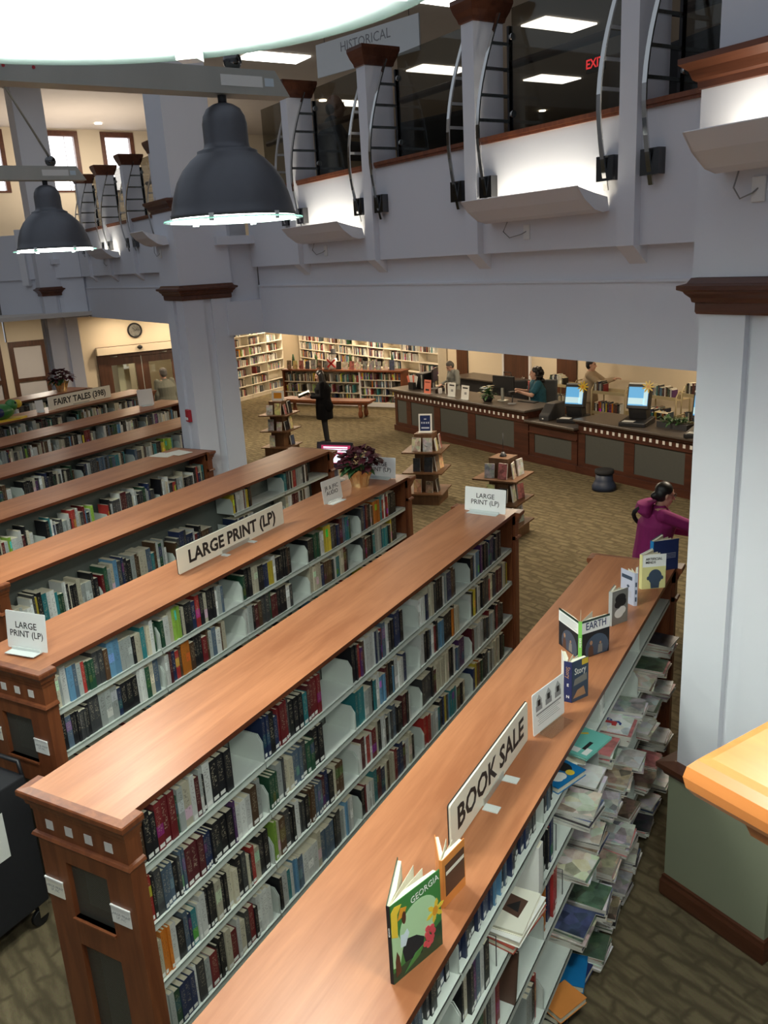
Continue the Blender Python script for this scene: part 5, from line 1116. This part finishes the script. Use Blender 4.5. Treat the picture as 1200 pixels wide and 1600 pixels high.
def person(label, loc, rotz, pose=None, skin='skin_light', hair=('short', 'hair_brown'), top='grey_knit', bottom='dark_trousers', coat_len=None, sleeve='long', scale=1.0, hand_n=((0, 0, -1), (0, 0, -1)), curl=.5, head_dir=(0, -1, 0), girth=1.0, hand_d=None):
    J = {k: Vector(v) for k, v in BASE.items()}
    for k, v in (pose or {}).items(): J[k] = Vector(v)
    b = MB(); g = girth
    # head with nose, chin, ears turned to head_dir
    hd = Vector(head_dir).normalized(); up = Vector((0, 0, 1)); rt = hd.cross(up).normalized(); up2 = rt.cross(hd).normalized(); hc = J['head']
    def HP(x, y, z): return hc+rt*x+hd*y+up2*z
    b.sphere(hc+hd*-.012+up2*.025, (.076, .088, .092), 16, 12); b.sphere(HP(0, .025, -.045), (.058, .060, .072), 14, 10); seg(b, HP(0, .045, -.09), HP(0, .055, -.092), .026, .022)
    seg(b, HP(0, .085, .01), HP(0, .103, -.025), .009, .014, 8); seg(b, HP(-.022, .075, .022), HP(.022, .075, .022), .014, .014, 8)
    for s in (-1, 1): seg(b, HP(.076*s, -.005, .012), HP(.078*s, -.005, -.022), .012, .009, 6); seg(b, HP(.035*s, .05, -.03), HP(.03*s, .05, -.04), .026, .022, 8)
    seg(b, J['neck']-Vector((0, 0, .04)), hc+up2*-.06-hd*.02, .052, .048)
    loft(b, [(J['pel']-Vector((0, 0, .07)), .13*g, .09*g), (J['pel'], .155*g, .11*g), (J['waist'], .125*g, .09*g), (J['chest'], .145*g, .105*g), ((J['shL']+J['shR'])/2, .13*g, .08*g), (J['neck'], .06, .06)])
    for s in 'LR':
        sg = -1 if s == 'L' else 1
        seg(b, J['sh'+s], J['el'+s], .045, .037); seg(b, J['el'+s], J['wr'+s], .037, .024); seg(b, J['hip'+s], J['knee'+s], .075*g, .05); seg(b, J['knee'+s], J['ank'+s], .05, .034)
        f = J['ank'+s]; seg(b, f+Vector((0, .03, -.045)), f+Vector((0, -.15, -.055)), .032, .024)
        d = Vector(hand_d[0 if s == 'L' else 1]) if hand_d and hand_d[0 if s == 'L' else 1] else (J['wr'+s]-J['el'+s]); hand(b, J['wr'+s], d, hand_n[0 if s == 'L' else 1], sg, curl)
    o = b.build('person', skin); fuse(o, .0085, 3); o.location = loc; o.rotation_euler = (0, 0, rotz); o.scale = (scale,)*3
    tag(o, label, 'person')
    # eyes, brows, mouth
    for s in (-1, 1):
        MB().sphere(HP(.03*s, .077, .018), (.010, .010, .007), 8, 6).build('eye', 'eye_dark', o); seg_ = MB(); seg(seg_, HP(.018*s, .086, .036), HP(.044*s, .078, .036), .004, .003, 6); seg_.build('eyebrow', hair[1], o)
    m = MB(); seg(m, HP(-.02, .083, -.052), HP(.02, .083, -.052), .005, .005, 6); m.build('mouth', 'lip', o)
    # garments
    t = MB(); L0 = J['pel']-Vector((0, 0, coat_len if coat_len else .06)); e = 1.12 if not coat_len else 1.25
    secs = [(L0, .175*g*e, .13*g*e), (J['pel']-Vector((0, 0, .03)), .168*g*e, .125*g*e), (J['waist'], .14*g*e, .112*g*e), (J['chest'], .155*g*e, .125*g*e), ((J['shL']+J['shR'])/2-Vector((0, 0, .005)), .15*g, .088*g), (J['neck']-Vector((0, 0, .012)), .075, .07), (J['neck']+Vector((0, 0, .012)), .064, .064)]
    loft(t, secs, 20)
    for s in 'LR':
        k = 1.25 if coat_len else 1.15
        if sleeve == 'long': seg(t, J['sh'+s], J['el'+s], .055*k, .047*k); seg(t, J['el'+s], J['wr'+s]+(J['el'+s]-J['wr'+s])*.06, .047*k, .034*k)
        else: seg(t, J['sh'+s], J['sh'+s]+(J['el'+s]-J['sh'+s])*.62, .066*k, .060*k)
    fuse(t.build('jacket' if coat_len else 'shirt', top, o), .010, 4)
    t = MB(); loft(t, [(J['pel']-Vector((0, 0, .09)), .15*g, .11*g), (J['pel'], .162*g, .12*g), (J['pel']+Vector((0, 0, .05)), .15*g, .112*g)])
    for s in 'LR': seg(t, J['hip'+s], J['knee'+s], .085*g, .062); seg(t, J['knee'+s], J['ank'+s], .062, .05)
    fuse(t.build('trousers', bottom, o), .011, 4)
    for s in 'LR':
        t = MB(); f = J['ank'+s]; seg(t, f+Vector((0, .035, -.035)), f+Vector((0, -.02, -.03)), .042, .042); seg(t, f+Vector((0, -.02, -.045)), f+Vector((0, -.16, -.05)), .038, .028); fuse(t.build('shoe', 'soft_black', o), .009, 3)
    h = MB(); st, hm = hair
    h.sphere(HP(0, -.024, .044), (.084, .090, .088), 16, 12); h.sphere(HP(0, -.045, .0), (.082, .066, .085), 14, 10)
    if st == 'long':
        for x in (-.06, 0, .06): seg(h, HP(x, -.055, .02), hc+rt*x*1.3+hd*-.06+Vector((0, .02, -.24)), .062, .066)
        for s in (-1, 1): seg(h, HP(.070*s, -.02, .03), hc+rt*.085*s+hd*-.02+Vector((0, .01, -.15)), .032, .036)
    elif st == 'curly':
        rr = random.Random(3)
        for q in range(34): h.sphere(HP(rr.uniform(-.11, .11), rr.uniform(-.13, -.02), rr.uniform(-.30, .09)), rr.uniform(.035, .05), 8, 6)
    elif st == 'bun': h.sphere(HP(0, -.105, -.03), .036, 10, 8)
    elif st == 'bald':
        h = MB(); h.sphere(HP(0, -.055, -.02), (.080, .060, .065), 14, 10)
    fuse(h.build('hair', hm, o), .009, 3)
    return o, J, HP
# reader in black by the bench
o, J, HP = person('person in a long black coat reading an open magazine near the bench', (-10.33, 15.66, 0), radians(-60), dict(elL=(-.20, -.02, 1.10), elR=(.20, -.02, 1.10), wrL=(-.10, -.26, 1.09), wrR=(.10, -.26, 1.09), head=(0, -.055, 1.53)), 'skin_light', ('long', 'hair_black'), 'black_coat', 'dark_trousers', coat_len=.34, hand_n=((0, 0, 1), (0, 0, 1)), head_dir=(0, -1, -.22), scale=1.0, girth=1.18)
mz = thing('magazine', 'open dark magazine held by the person in black', 'magazine', (-10.33, 15.66, 0), radians(-60))
for s in (-1, 1): MB().box(0, s*.17, -.14, .12, 0, .006, T(0, -.40, 1.115) @ RX(.35) @ RY(-s*.35)).build('cover_half', 'soft_black', mz); MB().box(s*.005, s*.165, -.135, .115, .006, .010, T(0, -.40, 1.115) @ RX(.35) @ RY(-s*.35)).build('page_half', 'label_white', mz)
bag = MB().sphere((.19, .10, .88), (.07, .12, .13), 12, 8).build('shoulder_bag', 'black_coat', o)
# visitor in the magenta jacket
o, J, HP = person('person in a magenta hooded jacket with a black shoulder strap reaching out', (-1.66, 8.30, 0), radians(112), dict(chest=(0, -.04, 1.25), shL=(-.19, -.05, 1.37), shR=(.19, -.05, 1.37), neck=(0, -.05, 1.42), head=(0, -.10, 1.53), elL=(-.20, -.32, 1.26), wrL=(-.15, -.56, 1.33), elR=(.22, -.20, 1.11), wrR=(.14, -.42, 1.08)), 'skin_light', ('bun', 'hair_black'), 'magenta_coat', 'dark_trousers', coat_len=.16, girth=1.22, head_dir=(.15, -1, -.25), hand_n=((0, 0, -1), (0, 0, -1)), scale=1.0)
m = MB(); loft(m, [((0, .07, 1.33), .12, .06), ((0, .10, 1.38), .14, .085), ((0, .09, 1.45), .12, .075), ((0, .03, 1.48), .09, .06)]); fuse(m.build('hood', 'magenta_coat', o), .010, 3)
m = MB()
pts = [(.205*cos(a)*q, .02-.03*k/10+.178*sin(a)*q, z) for k, a, z, q in [(k, radians(115-17*k), 1.42-.05*k, .80 if k == 0 else 1.0) for k in range(11)]]
m.tube([Vector(p) for p in pts], .022, 6); m.build('shoulder_strap', 'soft_black', o)
m = MB()
for s in (-1, 1): m.tube([HP(.03*s+.022*cos(a), .092, .018+.018*sin(a)) for a in [2*pi*k/12 for k in range(13)]], .0022, 5)
m.tube([HP(-.008, .094, .02), HP(.008, .094, .02)], .002, 5)
for s in (-1, 1): m.tube([HP(.052*s, .088, .02), HP(.078*s, 0, .02)], .002, 5)
m.build('glasses', 'dark_metal', o)
# librarian standing at the desk
person('librarian in a grey cardigan standing at the desk looking down', tuple(W(-15.72, 12.02, 0)), BE+radians(-12), dict(elL=(-.24, -.03, 1.12), wrL=(-.12, -.26, 1.08), elR=(.24, -.03, 1.12), wrR=(.12, -.26, 1.08), head=(-.01, -.085, 1.50), neck=(0, -.03, 1.42)), 'skin_light', ('short', 'hair_grey'), 'grey_knit', 'grey_trousers', coat_len=.12, head_dir=(-.15, -1, -.75), scale=.97)
# librarian seated at the keyboard
P0 = W(-12.93, 12.06, 0)
sp = dict(pel=(0, 0, .70), waist=(0, .0, .84), chest=(0, -.02, 1.04), shL=(-.18, -.03, 1.17), shR=(.18, -.03, 1.17), neck=(0, -.03, 1.22), head=(0, -.06, 1.345), hipL=(-.10, -.02, .66), hipR=(.10, -.02, .66), kneeL=(-.11, -.40, .64), kneeR=(.11, -.40, .64), ankL=(-.11, -.36, .26), ankR=(.11, -.36, .26), elL=(-.24, -.16, .98), wrL=(-.12, -.40, 1.05), elR=(.24, -.16, .98), wrR=(.12, -.40, 1.05))
o, J, HP = person('librarian with long dark curly hair in a teal top seated at a monitor', tuple(P0), BE+radians(-34), sp, 'skin_light', ('curly', 'hair_black'), 'teal_print', 'dark_trousers', sleeve='short', girth=1.15, head_dir=(-.35, -1, -.05), scale=1.12, hand_n=((0, 0, -1), (0, 0, -1)), hand_d=((.2, -1, -.15), (-.2, -1, -.15)))
MB().prism([(-.05, 1.21), (.05, 1.21), (.0, 1.02)], -.185, -.165, 1).build('neckline', 'scarf_pink', o)
# worker by the book trucks
person('worker in a beige sweater and black vest among the tan book trucks', tuple(W(-12.45, 13.05, 0)), BE+radians(120), dict(elL=(-.18, -.26, 1.20), wrL=(-.10, -.46, 1.28), elR=(.2, -.24, 1.2), wrR=(.12, -.46, 1.26)), 'skin_light', ('short', 'hair_black'), 'beige_knit', 'beige_knit', coat_len=.10, scale=1.03)
# man leaving through the doors
person('man in an olive grey shirt with his back turned by the entrance doors', tuple(W(-19.55, 6.45, 0)), BE+radians(95)+pi, None, 'skin_mid', ('short', 'hair_grey'), 'olive_shirt', 'dark_trousers', girth=1.2, scale=1.06, coat_len=.08)
# man upstairs
person('man in dark clothes behind the balcony glass upstairs', tuple(W(-9.25, 5.42, 3.921)), BE+radians(150), dict(elR=(.28, -.10, 1.10), wrR=(.22, -.32, 1.06), elL=(-.28, -.10, 1.12), wrL=(-.30, -.38, 1.10), head=(.02, -.05, 1.545)), 'skin_mid', ('bald', 'hair_grey'), 'dark_shirt', 'dark_trousers', girth=1.15, scale=1.10, coat_len=.06)
# ================================================================ pendant lamps, plants and the rest
def pendant(u, label, lamps=(.19, 1.52)):
    t = bthing('pendant_fixture', label, 'lamp', u, 0, 4.10, 0, 'double pendant lamps on metal channels')
    MB().prism([(lamps[0]-.22, .555), (lamps[0]-.28, .462), (lamps[1]+.28, .462), (lamps[1]+.22, .555)], -.05, .05, 0).build('channel', 'galvanised', t)
    MB().box(.0505, .0515, lamps[1]-.02, lamps[1]+.16, .49, .53).build('rating_label', 'label_white', t); MB().box(.0505, .0515, lamps[1]+.17, lamps[1]+.21, .495, .525).build('blue_label', 'pale_blue', t)
    for q in (-.01, .015): MB().lathe([(.006, 0), (.006, .003)], 8, T(.05, lamps[1]-.78+q*4, .51) @ RY(pi/2)).build('indicator', 'red_alarm', t)
    m = (lamps[0]+lamps[1])/2
    for y in lamps:
        MB().sphere((0, y+.06, .59), .038, 12, 8).build('ball_joint', 'dark_chrome', t)
        MB().tube([(0, y+.06, .61), (0, y+(m-y)*.5, 1.4), (0, m, 4.4)], .009, 6).build('hanger_rod', 'galvanised', t)
        MB().tube([(0, y, .43), (0, y, .47)], .018, 10).build('stem', 'dark_metal', t)
        sh = [(.258, .0), (.258, .012), (.252, .02), (.246, .05), (.235, .09), (.216, .14), (.188, .185), (.152, .222), (.128, .240), (.122, .246), (.122, .254), (.105, .260), (.093, .268), (.090, .285), (.090, .355), (.084, .385), (.068, .412), (.042, .428), (.02, .434)]
        s = MB().lathe(sh, 40, T(0, y, 0)).build('lamp_shade', 'lamp_grey', t)
        s.modifiers.new('solid', 'SOLIDIFY').thickness = .004
        MB().lathe([(.252, -.006), (.254, .0), (.254, .010), (.25, .012)], 40, T(0, y, 0)).build('lens', 'lamp_lens', t)
        MB().lathe([(.285, -.012), (.285, -.006)], 48, T(0, y, 0)).build('glass_disc', 'green_glass', t)
        for k in range(6):
            a = k*pi/3+.3; MB().box(.245, .262, -.010, .010, -.020, .01, T(0, y, 0) @ RZ(a)).build('clip', 'white_trim', t)
        light('SPOT', 'pendant_light', (0, y, -.05), PEND_W, COOLW, .22, spot=radians(165), parent=t)
PEND_W = 165
def green_glass():
    m, nt, b = nmat('green_glass'); L = nt.links.new
    tr = N(nt, 'ShaderNodeBsdfTransparent'); tr.inputs[0].default_value = (.93, 1, .96, 1); d2 = N(nt, 'ShaderNodeBsdfTranslucent'); d2.inputs[0].default_value = (.9, 1, .96, 1); mm = N(nt, 'ShaderNodeMixShader'); mm.inputs[0].default_value = .45; L(tr.outputs[0], mm.inputs[1]); L(d2.outputs[0], mm.inputs[2])
    df = N(nt, 'ShaderNodeBsdfTranslucent'); df.inputs[0].default_value = (.45, 1, .80, 1)
    geo = N(nt, 'ShaderNodeNewGeometry'); sp = N(nt, 'ShaderNodeSeparateXYZ'); L(geo.outputs['True Normal'], sp.inputs[0])
    ab = N(nt, 'ShaderNodeMath', operation='ABSOLUTE'); L(sp.outputs[2], ab.inputs[0]); lt = N(nt, 'ShaderNodeMath', operation='LESS_THAN'); lt.inputs[1].default_value = .5; L(ab.outputs[0], lt.inputs[0])
    mx = N(nt, 'ShaderNodeMixShader'); L(lt.outputs[0], mx.inputs[0]); L(mm.outputs[0], mx.inputs[1]); L(df.outputs[0], mx.inputs[2]); L(mx.outputs[0], nt.nodes['Material Output'].inputs[0])
green_glass()
pendant(-.612, 'pendant lamp fixture whose bright lens hangs right over the stair landing', (.152, 1.50))
pendant(-3.45, 'grey bell pendant lamp on a metal channel in front of the balcony')
pendant(-6.65, 'grey bell pendant lamp hanging beyond the first one')
# poinsettias
def poinsettia(loc, s, label, seed):
    t = thing('poinsettia', label, 'plant', loc); r = random.Random(seed)
    C('foil_gold', (.78, .60, .30), .25, metal=.8, var=.3, scale=30); C('bract_red', (.062, .006, .012), .55, var=.3, scale=30)
    n = 18; vs = []; pr = [(.075, 0), (.08, .04), (.095, .10), (.125, .145)]
    for i, (rad, z) in enumerate(pr):
        for k in range(n): q = rad*(1+(.08 if k % 2 else -.08)*(i+1)/3); vs.append((q*s*cos(2*pi*k/n), q*s*sin(2*pi*k/n), (z+(.03 if (i == 3 and k % 3 == 0) else 0))*s))
    fs = [(i*n+k, i*n+(k+1) % n, (i+1)*n+(k+1) % n, (i+1)*n+k) for i in range(3) for k in range(n)]+[tuple(range(n-1, -1, -1))]
    MB().add(vs, fs).build('foil_wrap', 'foil_gold', t); MB().lathe([(.07*s, .01), (.085*s, .12*s)], 14).build('soil', 'brown_cover', t)
    for k in range(7):
        d = rdir(r, .5, 1); MB().tube([(0, 0, .1*s), tuple(d*.16*s+Vector((0, 0, .14*s)))], .005, 5).build('stem', 'fern', t)
    for q in range(20):
        m = MB(); d = rdir(r, -.35, .05); leaf(m, d*.06*s+Vector((0, 0, r.uniform(.14, .24)*s)), d, r.uniform(.11, .17)*s, .07*s, .35); m.build('leaf', 'fern', t)
    for q in range(130):
        m = MB(); d = rdir(r, -.1, 1); c = Vector((d.x*.15, d.y*.15, .22+d.z*.11))*s; leaf(m, c, (d*.6+rdir(r, -.5, .5)), r.uniform(.08, .12)*s, .065*s, .25); m.build('bract', 'bract_red', t)
poinsettia((-4.36, 7.17, TOPZ), 1.12, 'dark red poinsettia in gold foil on the bookcase beside the audio card', 2)
poinsettia((-14.12, 11.85, TOPZ), 1.25, 'poinsettia in gold foil on the dark bookcase before the far column', 3)
# loose papers, framed card, small card, plush bird
for q, (x, y, a) in enumerate(((-7.55, 7.72, .1), (-7.42, 7.86, -.2))):
    o = MB().box(-.14, .14, -.108, .108, 0, .004+q*.001).build('paper_sheet', 'sign_cream'); o.location = (x, y, TOPZ+.0005+q*.0045); o.rotation_euler = (0, 0, a); tag(o, ['cream paper lying flat on the bookcase by the fire-alarm column', 'cream paper lying across another near the bookcase end'][q], 'paper')
desk_sign((-10.75, 10.75, TOPZ), .27, .28, None, 0, 'white framed card with a small emblem standing on a bookcase by the entrance', radians(62), mat='label_white')
desk_sign((-12.30, 9.80, TOPZ), .14, .2, None, 0, 'little white card standing beside the fairy tales board', radians(75), mat='label_white')
pb = thing('plush_bird', 'green and blue plush bird with a yellow beak on a bookcase', 'toy', (-12.25, 8.98, TOPZ), radians(80)); 
m = MB(); m.sphere((0, 0, .15), (.24, .13, .13), 14, 10); m.sphere((.20, 0, .23), (.10, .09, .10), 12, 8); m.build('body', 'leaf_green', pb)
MB().sphere((-.08, -.10, .15), (.11, .04, .08), 12, 8).build('wing', 'navy_cover', pb); MB().sphere((.31, 0, .24), (.08, .05, .07), 10, 8).build('beak', 'petal_yellow', pb)
MB().prism([(-.3, -.12), (.25, -.14), (.42, -.04), (.25, .1), (-.3, .12)], 0, .03).build('feet', 'petal_yellow', pb); MB().sphere((.24, -.07, .27), .02, 8, 6).build('eye', 'eye_dark', pb)
# black book truck with a notice
ct = thing('book_truck', 'black book truck with a white notice taped on its side', 'book cart', (-4.40, 2.40, 0))
bevel(MB().box(-.24, .24, -.40, .36, .16, 1.06).build('body', 'soft_black', ct), .01)
for y in (-.40, .36): MB().tube([(-.22, y, 1.0), (-.2, y, 1.14), (.2, y, 1.14), (.22, y, 1.0)], .014, 8).build('handle', 'black_plastic', ct)
for x in (-.2, .2):
    for y in (-.34, .30): MB().lathe([(.055, -.014), (.055, .014)], 16, T(x, y, .056) @ RY(pi/2)).build('caster_wheel', 'black_plastic', ct); MB().box(x-.022, x+.022, y-.01, y+.05, .06, .165).build('caster_fork', 'chrome', ct)
nt_ = MB().box(.2405, .2415, -.12, .17, .62, .92).build('notice', 'label_white', ct)
text('PLEASE DO NOT\nRESHELVE\nBOOKS\n\nPLACE THEM\nON THIS CART\n\nTHANK YOU', .024, 'print_black', nt_, face_M((.242, .02, .78), (0, 1, 0), (0, 0, 1)))
# stair newel with moulded cap beside the photographer
nw = thing('stair_newel', 'stair newel with a moulded orange wood cap beside the landing', 'newel post', tuple(W(-.467, .883, 0)), BE)
mb = MB(); rect_loft(mb, 0, .34, 0, .34, [(0, 0), (0, 3.19)]); mb.build('post', 'white_paint', nw)
mb = MB(); rect_loft(mb, 0, .34, 0, .34, [(-.02, 3.12), (.012, 3.13), (.016, 3.155), (.03, 3.165), (.034, 3.185), (.05, 3.195), (.06, 3.225), (.085, 3.24), (.098, 3.246), (.106, 3.257), (.109, 3.272), (.106, 3.287), (.098, 3.297), (.086, 3.30), (-.02, 3.301)]); mb.build('cap', 'rail_wood', nw)
# table with a striped bag in front of the visitor in magenta
tb = thing('display_table', 'small cherry table past the end of the sale bookcase', 'table', (-1.12, 8.35, 0), radians(8)); MB().box(-.15, .65, -.35, .35, .78, .82).build('tabletop', 'cherry_side', tb)
for x in (-.1, .6):
    for y in (-.3, .3): MB().box(x-.025, x+.025, y-.025, y+.025, 0, .78).build('leg', 'cherry_side', tb)
MB().box(-.1, .6, -.3, .3, .35, .38).build('lower_shelf', 'cherry_side', tb)
bg_ = thing('shopping_bag', 'pale striped shopping bag with red ribbon on the small table', 'bag', (-1.02, 8.30, .8205), radians(8)); C('stripe_teal', (.22, .36, .34)); C('stripe_cream', (.55, .50, .32))
mb = MB()
for k in range(6): mb.mat('stripe_teal' if k % 2 else 'stripe_cream'); mb.box(-.15, .30, -.10, .10, k*.05, k*.05+.05)
mb.build('bag_body', None, bg_); MB().tube([(-.10, -.1, .28), (0, -.1, .38), (.15, -.1, .38), (.25, -.1, .28)], .010, 6).build('handle', 'red_alarm', bg_)
mb = MB(); mb.sphere((0, -.11, .32), (.05, .02, .03), 8, 6); mb.build('bow', 'red_alarm', bg_)
# upper floor furniture seen through the glass
for q, (u, v, w, lab) in enumerate(((-7.95, 6.2, 1.0, 'dark high-backed armchair behind the balcony glass'), (-4.3, 6.0, .9, 'black armchair upstairs next to the tall column'))):
    t = bthing('armchair', lab, 'chair', u, v, 3.9205, .2 if q == 0 else -.2)
    bevel(MB().box(-w/2, w/2, -.35, .40, .12, .45).build('seat', 'soft_black', t), .04, 3); bevel(MB().box(-w/2, w/2, -.45, -.25, .12, 1.40).build('backrest', 'soft_black', t), .06, 3)
    for s in (-1, 1): bevel(MB().box(s*w/2-.08, s*w/2+.08, -.40, .40, .1, .95).build('armrest', 'soft_black', t), .04, 3)
    for x in (-w/2+.05, w/2-.05):
        for y in (-.38, .34): MB().box(x-.03, x+.03, y-.03, y+.03, 0, .14).build('leg', 'dark_metal', t)
t = bthing('magazine_rack', 'white rack of leaflets upstairs beside the armchair', 'rack', -8.75, 6.3, 3.9205)
MB().box(-.12, .12, -.1, .1, 0, 1.35).build('frame', 'white_trim', t)
for k in range(3): MB().box(-.10, .10, -.125, -.105, .85+k*.16, .98+k*.16).build('leaflet', ['coral_paper', 'label_white', 'scarf_red'][k], t)

# the stair landing the picture is taken from
sl = MB().box(0, 5.0, -6, .97, 2.12, 2.28).box(0, 5.0, .97, 1.13, 0, 3.18)
struct('wall_stair', sl, 'white_paint')
struct('trim_2', MB().box(0, 5.0, .90, 1.20, 3.18, 3.23), 'rail_wood')
flush_stuff()
